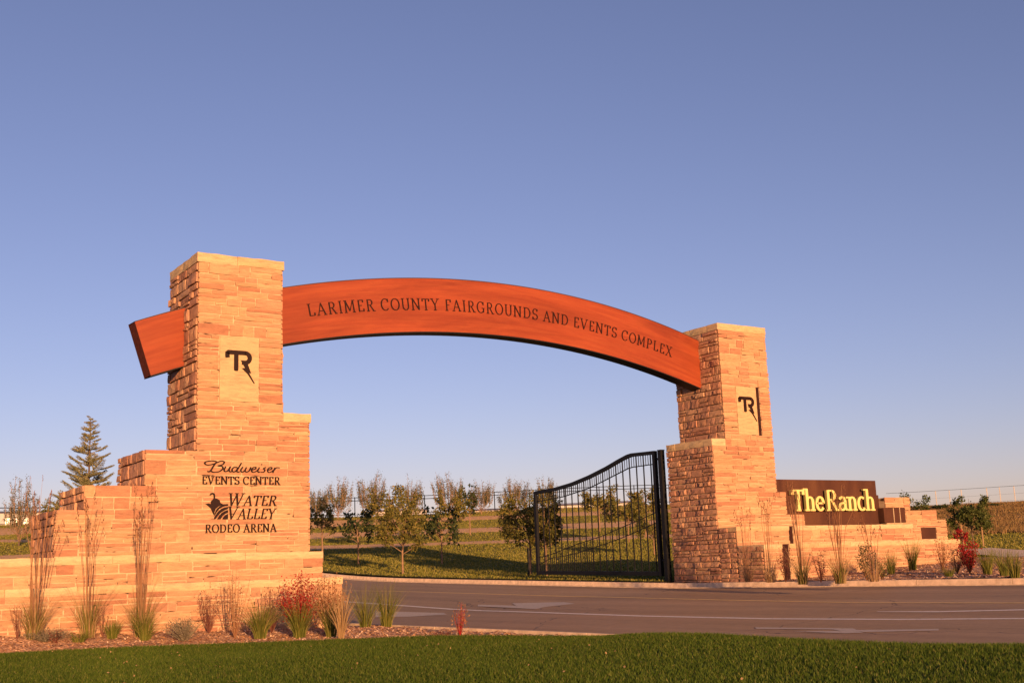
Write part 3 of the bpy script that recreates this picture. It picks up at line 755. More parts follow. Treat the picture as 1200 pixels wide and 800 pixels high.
# ------------------------------------------------------------------ lettering: a small seriffed stroke alphabet
def arc(cx, cy, rx, ry, a0, a1, n=14): return [(cx+rx*math.cos(R(a0+(a1-a0)*i/n)), cy+ry*math.sin(R(a0+(a1-a0)*i/n))) for i in range(n+1)]
def serif(x, y, w=.30): return [(x-w/2, y), (x+w/2, y)]
GL_ = {
 'I': (.42, [[(.21, 0), (.21, 1)]], [(.21, 0), (.21, 1)]),
 'L': (.72, [[(.2, 0), (.2, 1)], [(.2, .03), (.66, .03)], [(.66, .03), (.66, .26)]], [(.2, 1)]),
 'A': (.92, [[(.12, 0), (.46, 1)], [(.44, 1), (.80, 0)], [(.24, .34), (.66, .34)]], [(.12, 0), (.80, 0)]),
 'R': (.86, [[(.2, 0), (.2, 1)], [(.2, .97), (.42, .97)]+arc(.42, .74, .22, .23, 90, -90, 10)+[(.2, .51)], [(.42, .50), (.74, 0)]], [(.2, 0), (.77, 0)]),
 'M': (1.10, [[(.14, 0), (.17, 1)], [(.17, 1), (.53, .12)], [(.53, .12), (.88, 1)], [(.90, 1), (.93, 0)]], [(.14, 0), (.93, 0), (.14, 1), (.93, 1)]),
 'E': (.74, [[(.2, 0), (.2, 1)], [(.2, .03), (.64, .03)], [(.2, .97), (.62, .97)], [(.2, .52), (.52, .52)], [(.65, .0), (.65, .24)], [(.62, 1), (.62, .78)]], []),
 'F': (.68, [[(.2, 0), (.2, 1)], [(.2, .97), (.62, .97)], [(.2, .5), (.5, .5)], [(.62, 1), (.62, .76)]], [(.2, 0)]),
 'C': (.86, [arc(.47, .5, .38, .5, 42, 318, 18), [(.75, .99), (.75, .72)]], []),
 'G': (.92, [arc(.47, .5, .38, .5, 42, 320, 18), [(.75, .99), (.75, .72)], [(.78, .04), (.78, .40)]], [(.74, .42)]),
 'O': (.96, [arc(.48, .5, .40, .5, 0, 360, 24)], []),
 'U': (.88, [[(.16, 1), (.16, .34)]+arc(.44, .32, .28, .32, 180, 360, 12)+[(.72, 1)]], [(.16, 1), (.72, 1)]),
 'N': (.96, [[(.16, 0), (.16, 1)], [(.16, 1), (.78, .02)], [(.78, 0), (.78, 1)]], [(.16, 0), (.78, 1), (.10, 1)]),
 'T': (.82, [[(.41, 0), (.41, 1)], [(.06, .97), (.76, .97)], [(.07, 1), (.07, .76)], [(.75, 1), (.75, .76)]], [(.41, 0)]),
 'Y': (.86, [[(.42, 0), (.42, .46)], [(.10, 1), (.42, .46)], [(.42, .46), (.74, 1)]], [(.42, 0), (.10, 1), (.74, 1)]),
 'S': (.68, [arc(.34, .745, .25, .255, 30, 270, 12)+arc(.34, .25, .27, .25, 90, -150, 12), [(.57, 1), (.57, .78)], [(.09, 0), (.09, .24)]], []),
 'D': (.94, [[(.2, 0), (.2, 1)], [(.06, .97), (.42, .97)]+arc(.42, .5, .40, .47, 90, -90, 14)+[(.06, .03)]], []),
 'V': (.90, [[(.10, 1), (.44, 0)], [(.44, 0), (.78, 1)]], [(.10, 1), (.78, 1)]),
 'W': (1.26, [[(.08, 1), (.36, 0)], [(.36, 0), (.62, .95)], [(.60, .98), (.86, 0)], [(.86, 0), (1.14, 1)]], [(.08, 1), (1.14, 1), (.60, 1)]),
 'P': (.78, [[(.2, 0), (.2, 1)], [(.06, .97), (.42, .97)]+arc(.42, .72, .25, .25, 90, -90, 10)+[(.2, .47)]], [(.2, 0)]),
 'X': (.90, [[(.12, 1), (.76, 0)], [(.12, 0), (.74, 1)]], [(.12, 1), (.76, 0), (.12, 0), (.74, 1)]),
 'h': (.72, [[(.18, 0), (.18, 1.04)], [(.18, .46)]+arc(.36, .42, .18, .22, 150, 0, 10)+[(.54, 0)]], [(.18, 0), (.54, 0), (.12, 1.03)]),
 'e': (.64, [[(.12, .34), (.55, .34)]+arc(.33, .32, .22, .33, 5, 325, 18)], []),
 'a': (.66, [arc(.30, .46, .18, .19, 160, 0, 8)+[(.48, .10), (.54, .02), (.62, .03)], [(.48, .38), (.30, .34)]+arc(.28, .17, .17, .17, 90, 300, 10)+[(.48, .12)]], []),
 'n': (.72, [[(.18, 0), (.18, .64)], [(.18, .46)]+arc(.36, .42, .18, .22, 150, 0, 10)+[(.54, 0)]], [(.18, 0), (.54, 0), (.12, .63)]),
 'c': (.60, [arc(.33, .32, .23, .33, 50, 318, 16)], []),
}
def ribbon2(pts, thick, thin, closed=False):
    """per point width from stroke direction: verticals thick, horizontals and up-strokes thin"""
    out = []; n = len(pts)
    for i in range(n):
        a = pts[max(i-1, 0)]; b = pts[min(i+1, n-1)]
        if closed and i in (0, n-1): a, b = pts[-2], pts[1]
        dx, dy = b[0]-a[0], b[1]-a[1]; L = math.hypot(dx, dy) or 1; dx /= L; dy /= L
        k = abs(dy)
        if n == 2 and abs(dx) > .2 and dx*dy > 0: k *= .3
        w = thin+(thick-thin)*k**1.3
        out.append((pts[i], (-dy*w/2, dx*w/2)))
    return out
_lay = [0]
def glyph_mesh(ch, mapf, thick, thin, serifs=True, depth=1.0, strokes=None, mat=M_LET, name='letter', parent=None, side_mat=None):
    """mapf(x, y, n) -> world point; n is 0 at the back and 1 at the front face"""
    w, st, sf = GL_[ch] if strokes is None else (0, strokes, [])
    mb = MB(); allst = list(st)+([serif(x, y-.0 if y > .5 else y+.0) for x, y in sf] if serifs else [])
    for si, s_ in enumerate(allst):
        cl = len(s_) > 3 and math.dist(s_[0], s_[-1]) < 1e-6
        rb = ribbon2(s_, thick, thin, cl); lay = 1-.04*si
        vs = []
        for (p, o_) in rb:
            for sg, nn in ((1, lay), (-1, lay), (-1, 0), (1, 0)): vs.append(mapf(p[0]+o_[0]*sg, p[1]+o_[1]*sg, nn))
        fs = []
        m_ = len(rb)
        for i in range(m_-1):
            for e in range(4):
                if e == 2: continue
                fs.append((i*4+e, i*4+(e+1) % 4, (i+1)*4+(e+1) % 4, (i+1)*4+e))
        if not cl: fs += [(0, 3, 2, 1), ((m_-1)*4, (m_-1)*4+1, (m_-1)*4+2, (m_-1)*4+3)]
        mb.add(vs, fs)
    o = mb.build(name, mat, parent)
    if side_mat:
        o.data.materials.append(side_mat)
        for i, p in enumerate(o.data.polygons):
            if abs(p.normal.y) < .6: p.material_index = 1
    return o
def text_width(t, sp): return sum(.42 if c == ' ' else GL_[c][0]+sp for c in t)-sp
def flat_text(t, root, x0, x1, zbase, cap, y_front, depth, thick, thin, sp=.06, shear=0, first_cap=1.0, mat=M_LET, slope=0, word=None, side_mat=None):
    ox, oy, oz = root.location
    ws = []
    for i, c in enumerate(t):
        k = first_cap if (first_cap != 1 and i == 0) else 1
        ws.append((.42 if c == ' ' else (GL_[c][0]+sp))*k)
    sx = (x1-x0)/(sum(ws)-sp)
    x = x0
    for i, c in enumerate(t):
        k = first_cap if (first_cap != 1 and i == 0) else 1
        if c != ' ':
            def mp(a, b, nn, x=x, k=k):
                return Vector((x+a*sx*k+b*cap*k*shear-ox, y_front+depth*(1-nn)-oy, zbase+slope*(x-x0)+b*cap*k-oz))
            glyph_mesh(c, mp, thick, thin, parent=root, mat=mat, side_mat=side_mat)
        x += ws[i]*sx
YF = Y0-.055
flat_text('EVENTS CENTER', LP, 9.90, 12.01, 2.385, .20, YF, .035, .15, .07, .05)
flat_text('WATER', LP, 10.57, 11.90, 1.84, .26, YF, .035, .13, .055, .02, .22, 1.2)
flat_text('VALLEY', LP, 10.55, 11.86, 1.50, .26, YF, .035, .13, .055, .02, .22, 1.2)
flat_text('RODEO ARENA', LP, 10.0, 11.91, 1.165, .205, YF, .035, .15, .07, .05)
# script word
def px_strokes(name, strokes, root, mapf, thick, thin, mat=M_LET):
    return glyph_mesh(None, mapf, thick, thin, False, strokes=strokes, name=name, parent=root, mat=mat)
ox, oy, oz = LP.location
def scr(x, y, n): # coordinates of the word in a 700 x 120 frame
    return Vector((9.955+(x-150)/700*2.055-ox, YF+.035*(1-n)-oy, 2.69+(190-y)/120*.30-oz))
def smooth_line(pts, k=5):
    out = []
    P = [pts[0]]+list(pts)+[pts[-1]]
    for i in range(1, len(P)-2):
        for j in range(k):
            t = j/k; a, b, c, d = P[i-1], P[i], P[i+1], P[i+2]
            out.append(tuple(.5*((2*b[q])+(-a[q]+c[q])*t+(2*a[q]-5*b[q]+4*c[q]-d[q])*t*t+(-a[q]+3*b[q]-3*c[q]+d[q])*t**3) for q in (0, 1)))
    out.append(P[-2]); return out
word = [
 [(262, 80), (225, 74), (175, 80), (155, 98), (172, 116), (215, 112), (262, 92)],
 [(262, 84), (235, 125), (215, 165), (195, 186), (180, 180)],
 [(262, 92), (300, 74), (330, 82), (318, 108), (275, 124), (310, 128), (318, 152), (285, 182), (235, 190), (215, 180)],
 [(345, 130), (330, 165), (340, 182), (365, 170), (385, 132)], [(388, 130), (375, 165), (384, 184), (400, 178)],
 [(448, 138), (420, 136), (402, 160), (412, 184), (438, 172), (458, 138)], [(488, 90), (462, 140), (446, 175), (458, 186), (470, 180)],
 [(500, 132), (482, 165), (492, 184), (515, 172), (535, 134)], [(535, 134), (522, 168), (535, 184), (560, 168), (575, 132)],
 [(585, 160), (615, 150), (622, 134), (600, 134), (582, 158), (590, 184), (618, 178), (640, 160)],
 [(655, 134), (640, 165), (646, 184), (662, 178)], [(672, 106), (680, 100)],
 [(716, 132), (694, 144), (706, 162), (694, 182), (668, 182)],
 [(735, 160), (765, 150), (772, 134), (750, 134), (732, 158), (740, 184), (768, 176), (785, 160)],
 [(800, 134), (792, 160), (780, 188)], [(795, 158), (815, 134), (848, 134)]]
px_strokes('script_lettering', [smooth_line(w_) for w_ in word], LP, scr, 12.5, 8)
# bird emblem, drawn in the 8x frame of its corner
def emb(x, y, n): return Vector((9.99+(x-160)/8*.0242-ox, YF+.035*(1-n)-oy, 1.49+(625-y)/8*.0226-oz))
def poly_part(name, polys, mapf, root, mat=M_LET):
    mb = MB()
    for pi, P in enumerate(polys):
        n_ = len(P); vs = [mapf(x, y, 1-.03*pi) for x, y in P]+[mapf(x, y, 0) for x, y in P]
        fs = [tuple(range(n_))]+[(i, (i+1) % n_, n_+(i+1) % n_, n_+i) for i in range(n_)]
        mb.add(vs, fs)
    o = mb.build(name, mat, root)
    import bmesh
    bm = bmesh.new(); bm.from_mesh(o.data); bmesh.ops.triangulate(bm, faces=[f for f in bm.faces if len(f.verts) > 4]); bmesh.ops.recalc_face_normals(bm, faces=bm.faces); bm.to_mesh(o.data); bm.free()
    return o
poly_part('bird_emblem', [
  [(165, 485), (190, 480), (212, 488), (212, 462), (236, 436), (262, 438), (285, 452), (292, 476), (318, 490), (285, 500), (255, 525), (240, 560), (240, 585), (226, 560), (212, 525), (190, 505)],
  [(222, 460), (236, 430), (234, 406), (222, 396), (206, 408), (198, 404), (212, 388), (228, 384), (242, 394), (246, 412), (246, 436), (250, 452)],
  [(322, 488), (360, 486), (360, 500), (318, 508), (285, 528), (262, 556), (245, 588), (246, 566), (262, 530), (290, 504)],
  [(360, 512), (360, 528), (330, 540), (300, 560), (276, 584), (256, 615), (240, 620), (244, 602), (268, 562), (300, 530), (330, 516)],
  [(360, 540), (360, 562), (338, 572), (312, 592), (296, 620), (268, 622), (284, 592), (306, 566), (334, 548)],
  [(360, 574), (360, 622), (312, 622), (326, 596), (342, 582)]], emb, LP)
# TR mark: hooked T joined to an R whose leg is a bolt
def tr_mark(root, x0, x1, z0, z1, yf):
    ox, oy, oz = root.location
    def mp(x, y, n): return Vector((x0+(x-190)/275*(x1-x0)-ox, yf+.03*(1-n)-oy, z1-(y-243)/305*(z1-z0)-oz))
    e = []
    e.append([(212, 318), (209, 300), (209, 268), (215, 266), (250, 266)])
    e.append([(209, 266), (380, 266)]+arc(375, 312, 45, 46, -90, 90, 14)[0:]+[(345, 358)])
    mb_obj = glyph_mesh(None, mp, 40, 40, False, strokes=e, name='emblem', parent=root)
    o2 = poly_part('emblem_stroke', [[(272, 262), (312, 262), (312, 432), (304, 441), (280, 441), (272, 432)],
                             [(335, 338), (378, 338), (400, 368), (432, 455), (412, 452), (467, 548), (461, 554), (398, 462), (345, 412), (376, 408)]], mp, root)
tr_mark(LP, 10.487, 11.287, 5.045, 5.90, Y0-.045)
tr_mark(RP, 29.547, 30.38, 4.85, 5.71, Y1-.042)

# ------------------------------------------------------------------ the arched beam
def beam_y(x): return 30.58+(x-9.738)*(.77/19.06)
BT = (20.334, -22.791, 31.774); BB = (20.078, -24.883, 32.18)
bd = Vector((19.06, .77, 0)).normalized(); bn = Vector((bd.y, -bd.x, 0))   # bn points to the camera side
def beam():
    root = empty('arched_beam', (20.3, beam_y(20.3), 7.9))
    tag(root, 'long arched red timber beam spanning the road between the two stone pylons', 'beam')
    n_ = 64; V = []; uv = []; O = root.location
    tops = []; bots = []
    for i in range(n_+1):
        t = i/n_
        xt = 8.41+(29.3-8.41)*t; xb = 8.86+(29.2-8.86)*t
        zt = BT[1]+math.sqrt(BT[2]**2-(xt-BT[0])**2); zb = BB[1]+math.sqrt(BB[2]**2-(xb-BB[0])**2)
        tops.append(Vector((xt, beam_y(xt), zt))-O); bots.append(Vector((xb, beam_y(xb), zb))-O)
    th = -bn*.52; F = []; UV = []
    for i in range(n_+1): V += [bots[i], tops[i], tops[i]+th, bots[i]+th]
    L = 21.0
    for i in range(n_):
        a = i*4; b = a+4; u0 = L*i/n_; u1 = L*(i+1)/n_
        F.append((a, b, b+1, a+1)); UV.append([(u0, 0), (u1, 0), (u1, 1.6), (u0, 1.6)])
        F.append((a+1, b+1, b+2, a+2)); UV.append([(u0, 2), (u1, 2), (u1, 2.46), (u0, 2.46)])
        F.append((a+2, b+2, b+3, a+3)); UV.append([(u0, 5), (u1, 5), (u1, 6.6), (u0, 6.6)][::1])
        F.append((a+3, b+3, b, a)); UV.append([(u0, 3), (u1, 3), (u1, 3.46), (u0, 3.46)])
    F.append((0, 1, 2, 3)); UV.append([(0, 0), (0, 1.6), (.46, 1.6), (.46, 0)])
    m4 = n_*4; F.append((m4+3, m4+2, m4+1, m4)); UV.append([(0, 0), (0, 1.6), (.46, 1.6), (.46, 0)])
    mb = MB(); mb.add(V, F); o = mb.build('timber', M_WOOD, root); o.data.materials.append(M_END); o.data.polygons[len(F)-1].material_index = 1; o.data.polygons[len(F)-2].material_index = 1
    ul = o.data.uv_layers.new(name='UVMap'); k = 0
    for p, u in zip(o.data.polygons, UV):
        for q in range(4): ul.data[p.loop_start+q].uv = u[q]
    mb = MB()
    for i in range(n_):
        a, b = tops[i], tops[i+1]; up = Vector((0, 0, .022)); f_ = bn*.015
        mb.add([a+f_, b+f_, b+th-f_, a+th-f_, a+f_+up, b+f_+up, b+th-f_+up, a+th-f_+up], [(4, 5, 6, 7), (0, 1, 5, 4), (2, 3, 7, 6), (0, 3, 2, 1)])
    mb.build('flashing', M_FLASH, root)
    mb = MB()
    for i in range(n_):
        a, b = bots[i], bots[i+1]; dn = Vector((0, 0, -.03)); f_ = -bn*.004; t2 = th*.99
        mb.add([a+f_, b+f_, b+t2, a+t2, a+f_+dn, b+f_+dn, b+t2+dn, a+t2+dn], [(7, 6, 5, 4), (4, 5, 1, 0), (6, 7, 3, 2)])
    mb.build('soffit_shade', M_BLACK, root)  # black strip in the gate's paint, added to deepen the underside's shade
    # letters follow the curve
    t = 'LARIMER COUNTY FAIRGROUNDS AND EVENTS COMPLEX'
    sp = .15; capH = .35
    def ang(x): return math.asin((x-BB[0])/32.85)
    a0, a1 = ang(13.36), ang(27.42)
    ws = [.46 if c == ' ' else GL_[c][0]+sp for c in t]; tot = sum(ws)-sp; k_ = (a1-a0)*32.85/tot
    s = 0
    for c, w_ in zip(t, ws):
        if c != ' ':
            am = a0+(s+GL_[c][0]/2)*k_/32.85
            cx = BB[0]+32.85*math.sin(am); cz = BB[1]+32.85*math.cos(am); half = GL_[c][0]/2*k_
            def mp(a, b, nn):
                lx = a*k_-half; lz = b*capH
                x = cx+lx*math.cos(am)+lz*math.sin(am); z = cz-lx*math.sin(am)+lz*math.cos(am)
                return Vector((x, beam_y(x), z))+bn*(.004+.014*nn)-O
            glyph_mesh(c, mp, .125, .06, parent=root)
        s += w_
beam()

# ------------------------------------------------------------------ name panel with standing letters
SP = empty('name_panel', (34, 30.6, 1.1)); tag(SP, 'rust brown steel panel bearing the ranch name behind the low walls', 'sign')
mb = MB(); ox, oy, oz = SP.location
YP = 30.50
mb.box(31.12-ox, 36.62-ox, YP-oy, YP+.12-oy, 1.05-oz, 2.80-oz); mb.box(36.62-ox, 36.72-ox, YP+.002-oy, YP+.118-oy, 1.05-oz, 2.25-oz)
mb.build('steel_sheet', M_RUST, SP)
yl = YP-.22
P0 = on_y(929.5, 597, yl); P1 = on_y(1026, 596, yl); zt = on_y(1014, 573.5, yl)[2]; zb = on_y(1014, 597, yl)[2]
def ranch():
    x0, x1 = P0[0], P1[0]; cap = (zt-zb)
    t = 'The Ranch'; sp = -.04
    ws = [.10 if c == ' ' else GL_[c][0]+sp for c in t]; k = (x1-x0)/sum(ws); x = x0
    for c, w_ in zip(t, ws):
        if c != ' ':
            def mp(a, b, nn, x=x): return Vector((x+a*k-ox, yl+.11*(1-nn)-oy, zb+b*cap*.97-oz))
            glyph_mesh(c, mp, .17, .085, parent=SP, mat=M_GOLD, side_mat=M_GOLDS)
        x += w_*k
ranch()
for x_ in (31.9, 33.2, 34.6, 35.9):
    mb = MB(); mb.box(x_-ox, x_+.03-ox, yl+.112-oy, YP-.001-oy, zb+.22-oz, zb+.26-oz); mb.build('letter_bracket', M_LET, SP)

# ------------------------------------------------------------------ the gate leaf, swung open along the road
GX = 28.3
def gate():
    y0, y1 = 33.52, 41.40
    root = empty('metal_gate', (GX, y0, -.45)); tag(root, 'black steel picket gate with a sweeping top rail standing open beside the right pylon', 'gate')
    ox, oy, oz = root.location
    TOP = [(33.4, 4.06), (35.01, 4.11), (35.6, 3.98), (36.52, 3.74), (37.65, 3.50), (38.82, 3.31), (40.03, 3.20), (41.45, 3.16)]
    SUB = [(33.5, 3.60), (35.05, 3.60), (36.57, 3.26), (37.69, 3.02), (39.46, 2.81), (41.4, 2.74)]
    CA = [(33.5, 1.88), (34.6, 1.62), (35.8, 1.38), (37.0, 1.12), (38.7, .86), (40.5, .52), (41.4, .42)]
    CB = [(33.5, 1.50), (35.07, 1.15), (35.85, .98), (37.04, .78), (38.75, .50), (40.5, .38), (41.4, .12)]
    ip = lambda T, y: float(np.interp(y, [p[0] for p in T], [p[1] for p in T]))
    gz = lambda y: -.48+.0205*(y-33)
    def part(name): m_ = MB(); return m_
    def curve(T, h, w, name):
        m_ = MB(); ys = np.linspace(y0, y1, 30)
        for a, b in zip(ys[:-1], ys[1:]):
            za, zb_ = ip(T, a), ip(T, b)
            m_.add([(GX-w/2-ox, a-oy, za-h-oz), (GX+w/2-ox, a-oy, za-h-oz), (GX+w/2-ox, b-oy, zb_-h-oz), (GX-w/2-ox, b-oy, zb_-h-oz),
                    (GX-w/2-ox, a-oy, za-oz), (GX+w/2-ox, a-oy, za-oz), (GX+w/2-ox, b-oy, zb_-oz), (GX-w/2-ox, b-oy, zb_-oz)],
                   [(0, 3, 2, 1), (4, 5, 6, 7), (1, 2, 6, 5), (3, 0, 4, 7)])
        m_.build(name, M_BLACK, root)
    curve(TOP, .13, .13, 'top_rail'); curve(SUB, .035, .04, 'mid_rail'); curve(CA, .026, .03, 'curved_rail'); curve(CB, .026, .03, 'curved_rail')
    m_ = MB(); m_.box(-.07, .07, -.02, .13, gz(y0)+.0-oz, 4.05-oz); m_.build('hinge_stile', M_BLACK, root)
    m_ = MB(); m_.box(-.06, .06, y1-.02-oy, y1+.13-oy, gz(y1)-oz, 3.15-oz); m_.build('end_stile', M_BLACK, root)
    m_ = MB(); m_.add([(-.05, .1, gz(y0)+.02-oz), (.05, .1, gz(y0)+.02-oz), (.05, y1-oy, gz(y1)+.02-oz), (-.05, y1-oy, gz(y1)+.02-oz), (-.05, .1, gz(y0)+.17-oz), (.05, .1, gz(y0)+.17-oz), (.05, y1-oy, gz(y1)+.17-oz), (-.05, y1-oy, gz(y1)+.17-oz)],
                      [(0, 3, 2, 1), (4, 5, 6, 7), (1, 2, 6, 5), (3, 0, 4, 7)]); m_.build('bottom_rail', M_BLACK, root)
    y = y0+.30; k = 0
    while y < y1-.1:
        m_ = MB(); m_.box(-.018, .018, y-.018-oy, y+.018-oy, gz(y)+.17-oz, ip(TOP, y)-.12-oz); m_.build('picket', M_BLACK, root)
        k += 1
        for q in (1, 2):
            yy = y+.42*q/3
            if yy > y1-.15: continue
            m_ = MB(); m_.box(-.010, .010, yy-.010-oy, yy+.010-oy, ip(SUB, yy)-.02-oz, ip(TOP, yy)-.12-oz); m_.build('short_picket', M_BLACK, root)
            if q == 1:
                m_ = MB(); m_.box(-.011, .011, yy-.011-oy, yy+.011-oy, ip(CB, yy)-.02-oz, ip(CA, yy)-.03-oz); m_.build('short_picket', M_BLACK, root)
            if yy > 37.6:
                m_ = MB(); m_.box(-.011, .011, yy-.011-oy, yy+.011-oy, gz(yy)+.17-oz, ip(CB, yy)-.03-oz); m_.build('short_picket', M_BLACK, root)
        y += .42
    for z in (3.75, 2.0, .1):
        m_ = MB(); m_.box(-.03, .03, -.22, -.02, z-.04-oz, z+.04-oz); m_.build('hinge', M_BLACK, root)
gate()
hp = empty('gate_post', (GX-.05, 33.15, -.8)); tag(hp, 'thick black steel hinge post between the gate and the right pylon', 'post')
m_ = MB(); m_.box(-.09, .09, -.09, .09, 0, 4.83); m_.build('post_tube', M_BLACK, hp)
m_ = MB(); m_.box(-.10, .10, -.10, .10, 4.83, 4.86); m_.build('post_cap', M_BLACK, hp)
q = hit(620, 675); o = MB().tube([(0, 0, -.3), (0, 0, 1.25)], .05, 8).build('thin_post', M_BLACK, None, False, (q.x, q.y, q.z)); tag(o, 'short thin black post standing just left of the gate leaf', 'post')

# ------------------------------------------------------------------ plants
def grass_plant(name, loc, n_, h, spread, mat, w=.012, seed=0, parent=None, lean=.5, pname=None, base_r=.10):
    g = np.random.default_rng(seed); V = []; F = []
    a = g.uniform(0, 2*np.pi, n_); rr = base_r*np.sqrt(g.random(n_)); hh = h*g.uniform(.55, 1.05, n_); le = spread*g.uniform(.1, 1, n_)
    wa = g.uniform(0, np.pi, n_); k = 4
    for i in range(n_):
        bx, by = rr[i]*math.cos(a[i]), rr[i]*math.sin(a[i]); la = a[i]+g.uniform(-.5, .5)
        dx, dy = math.cos(la)*le[i], math.sin(la)*le[i]; cw, sw = math.cos(wa[i])*w/2, math.sin(wa[i])*w/2
        b0 = len(V)
        for j in range(k+1):
            t = j/k; f = t**1.8; ww = (1-t*.85)
            z = hh[i]*(t-.18*lean*t*t*le[i]/max(spread, .01))
            V.append((bx+dx*f-cw*ww, by+dy*f-sw*ww, z)); V.append((bx+dx*f+cw*ww, by+dy*f+sw*ww, z))
        for j in range(k): F.append((b0+2*j, b0+2*j+1, b0+2*j+3, b0+2*j+2))
    o = np_mesh(pname or name, np.array(V), np.array(F), mat, parent)
    if parent is None: o.location = loc
    return o
def seed_heads(parent, tops, mat, seed, L=.28):
    g = np.random.default_rng(seed); V = []; F = []
    for (x, y, z) in tops:
        n_ = 26
        for i in range(n_):
            t = i/n_; zz = z-L*(1-t); a = g.uniform(0, 2*np.pi); r_ = .034*math.sin(math.pi*min(1, t*1.05+.08))+.004
            p = np.array([x+r_*math.cos(a), y+r_*math.sin(a), zz]); b0 = len(V)
            V += [tuple(p+g.normal(0, .008, 3)), tuple(p+g.normal(0, .008, 3)), tuple(p+np.array([0, 0, .045])+g.normal(0, .01, 3))]; F.append((b0, b0+1, b0+2))
    return np_mesh('seed_heads', np.array(V), np.array(F), mat, parent)
def reed_grass(loc, h, label, seed, stalks=16, spread=.32, green=True, group='tall feather reed grasses', dark=False):
    root = empty('reed_grass', loc); tag(root, label, 'ornamental grass', group)
    g = random.Random(seed); mb = MB(); tops = []
    for i in range(stalks):
        a = g.uniform(0, 6.28); r0 = .08*g.random(); hh = h*g.uniform(.7, 1.0); s = spread*g.uniform(.1, 1); dx, dy = math.cos(a)*s, math.sin(a)*s
        p0 = Vector((r0*math.cos(a), r0*math.sin(a), 0)); j = lambda k_: Vector((g.gauss(0, .02*k_), g.gauss(0, .02*k_), 0)); p1 = p0+Vector((dx*.25, dy*.25, hh*.4))+j(1); pm = p0+Vector((dx*.6, dy*.6, hh*.75))+j(1.6); p2 = p0+Vector((dx*1.15, dy*1.15, hh))+j(2.5)
        mb.tube([p0, p1, pm, p2], [.0075, .007, .0065, .005], 3, False); tops.append(tuple(p2))
    mb.build('stalks', G_STALK, root)
    seed_heads(root, tops, G_HEAD, seed)
    grass_plant('b', loc, 66, h*.46, h*.30, G_STRAW, .010, seed+1, root, pname='dry_leaves', base_r=.15)
    grass_plant('b', loc, 30, h*.30, h*.30, G_STALK, .010, seed+3, root, pname='outer_leaves', base_r=.12)
    if green: grass_plant('b', loc, 110, h*.27, h*.11, G_GREEN, .013, seed+2, root, pname='green_leaves', base_r=.13)
    return root
def leaves_mesh(name, pts, size, mat, seed, parent, flat_=.0, aspect=.55):
    g = np.random.default_rng(seed); n_ = len(pts); P = np.array(pts)
    d1 = g.normal(size=(n_, 3)); d1 /= np.linalg.norm(d1, axis=1)[:, None]; d2 = g.normal(size=(n_, 3)); d2 -= (d2*d1).sum(1)[:, None]*d1; d2 /= np.linalg.norm(d2, axis=1)[:, None]
    s = (size*g.uniform(.6, 1.3, n_))[:, None]
    V = np.stack([P, P+d1*s*.5+d2*s*aspect*.5, P+d1*s, P+d1*s*.5-d2*s*aspect*.5], 1).reshape(-1, 3)
    return np_mesh(name, V, np.arange(n_*4).reshape(n_, 4), mat, parent)
def shrub(loc, h, w, label, leafmat, seed, twigs=26, leaves=500, leaf=.035, kind='shrub', name='shrub', twigmat=None, group=None, upright=.5, low=.25):
    root = empty(name, loc); tag(root, label, kind, group)
    g = random.Random(seed); mb = MB(); pts = []
    for i in range(twigs):
        a = g.uniform(0, 6.28); s = w/2*g.uniform(.1, 1)*1.0; hh = h*g.uniform(.55, 1)*(1-.35*(s/(w/2))**2*(1-upright))
        p = Vector((0, 0, 0)); e = Vector((math.cos(a)*s, math.sin(a)*s, hh)); m_ = e*.5+Vector((math.cos(a)*s*.12, math.sin(a)*s*.12, hh*.06))
        P_ = [p, m_*.55, m_, e*.8+m_*.1, e]
        mb.tube(P_, [.008, .006, .005, .004, .002], 3, False)
        for k in range(int(leaves/twigs)):
            t = low+(1-low)*g.random(); seg = min(int(t*4), 3); f = t*4-seg; q_ = P_[seg].lerp(P_[seg+1], f)
            sp = .06*h+.05
            pts.append(tuple(q_+Vector((g.gauss(0, sp*.5), g.gauss(0, sp*.5), g.gauss(0, sp*.45)))))
    mb.build('twigs', twigmat or (leafmat if leafmat is L_PURPLE else G_STALK), root)
    pts = [p for p in pts if p[2] > .01]
    leaves_mesh('foliage', pts, leaf, leafmat, seed, root)
    return root
def before(q, ymax, zf):
    k = min(1, ymax/q.y); x, y = q.x*k, q.y*k
    return Vector((x, y, float(zf(x, y))-.01))
def LB(px, py): return before(hit(px, py, lambda X, Y: bed_z(X, np.clip(Y, 18, 27.6))), 27.15, bed_z)
def RB(px, py):
    q = hit(px, py, rbed_z); return before(q, 27.85, rbed_z) if q.x < 38.6 else q
def hm(loc, pxh): return pxh*proj(loc)[2]/FPX
# left bed, from the left
q = LB(40, 742); reed_grass(q, hm(q, 175), 'tall tan reed grass in front of the wall, leftmost clump', 11, 16, .32)
q = LB(103, 738); reed_grass(q, hm(q, 178), 'tall reed grass with thin dark stalks, second clump from the left', 12, 9, .22)
q = LB(166, 745); reed_grass(q, hm(q, 185), 'tall reed grass with bright green base, third clump from the left', 13, 14, .2)
def tuft(px, py, hpx, wpx, label, seed, mat=G_GREEN, n_=230, bed=LB, base=.12, name='grass_clump'):
    q = bed(px, py); s = proj(q)[2]/FPX
    o = grass_plant(name, q, int(n_*.7), hpx*s*1.08, wpx*s*.78, mat, .014, seed, base_r=min(base, wpx*s*.25)); tag(o, label, 'grass clump', 'green grass clumps in the beds'); return o
tuft(131, 748, 24, 22, 'small green grass clump between the second and third reed grass', 21)
tuft(170, 751, 30, 34, 'bushy green grass clump at the foot of the third reed grass', 22, n_=300)
tuft(305, 748, 42, 42, 'rounded green grass clump in the middle of the left bed', 23, n_=420)
tuft(351, 748, 44, 34, 'upright green grass clump below the crimson shrub', 24, n_=420)
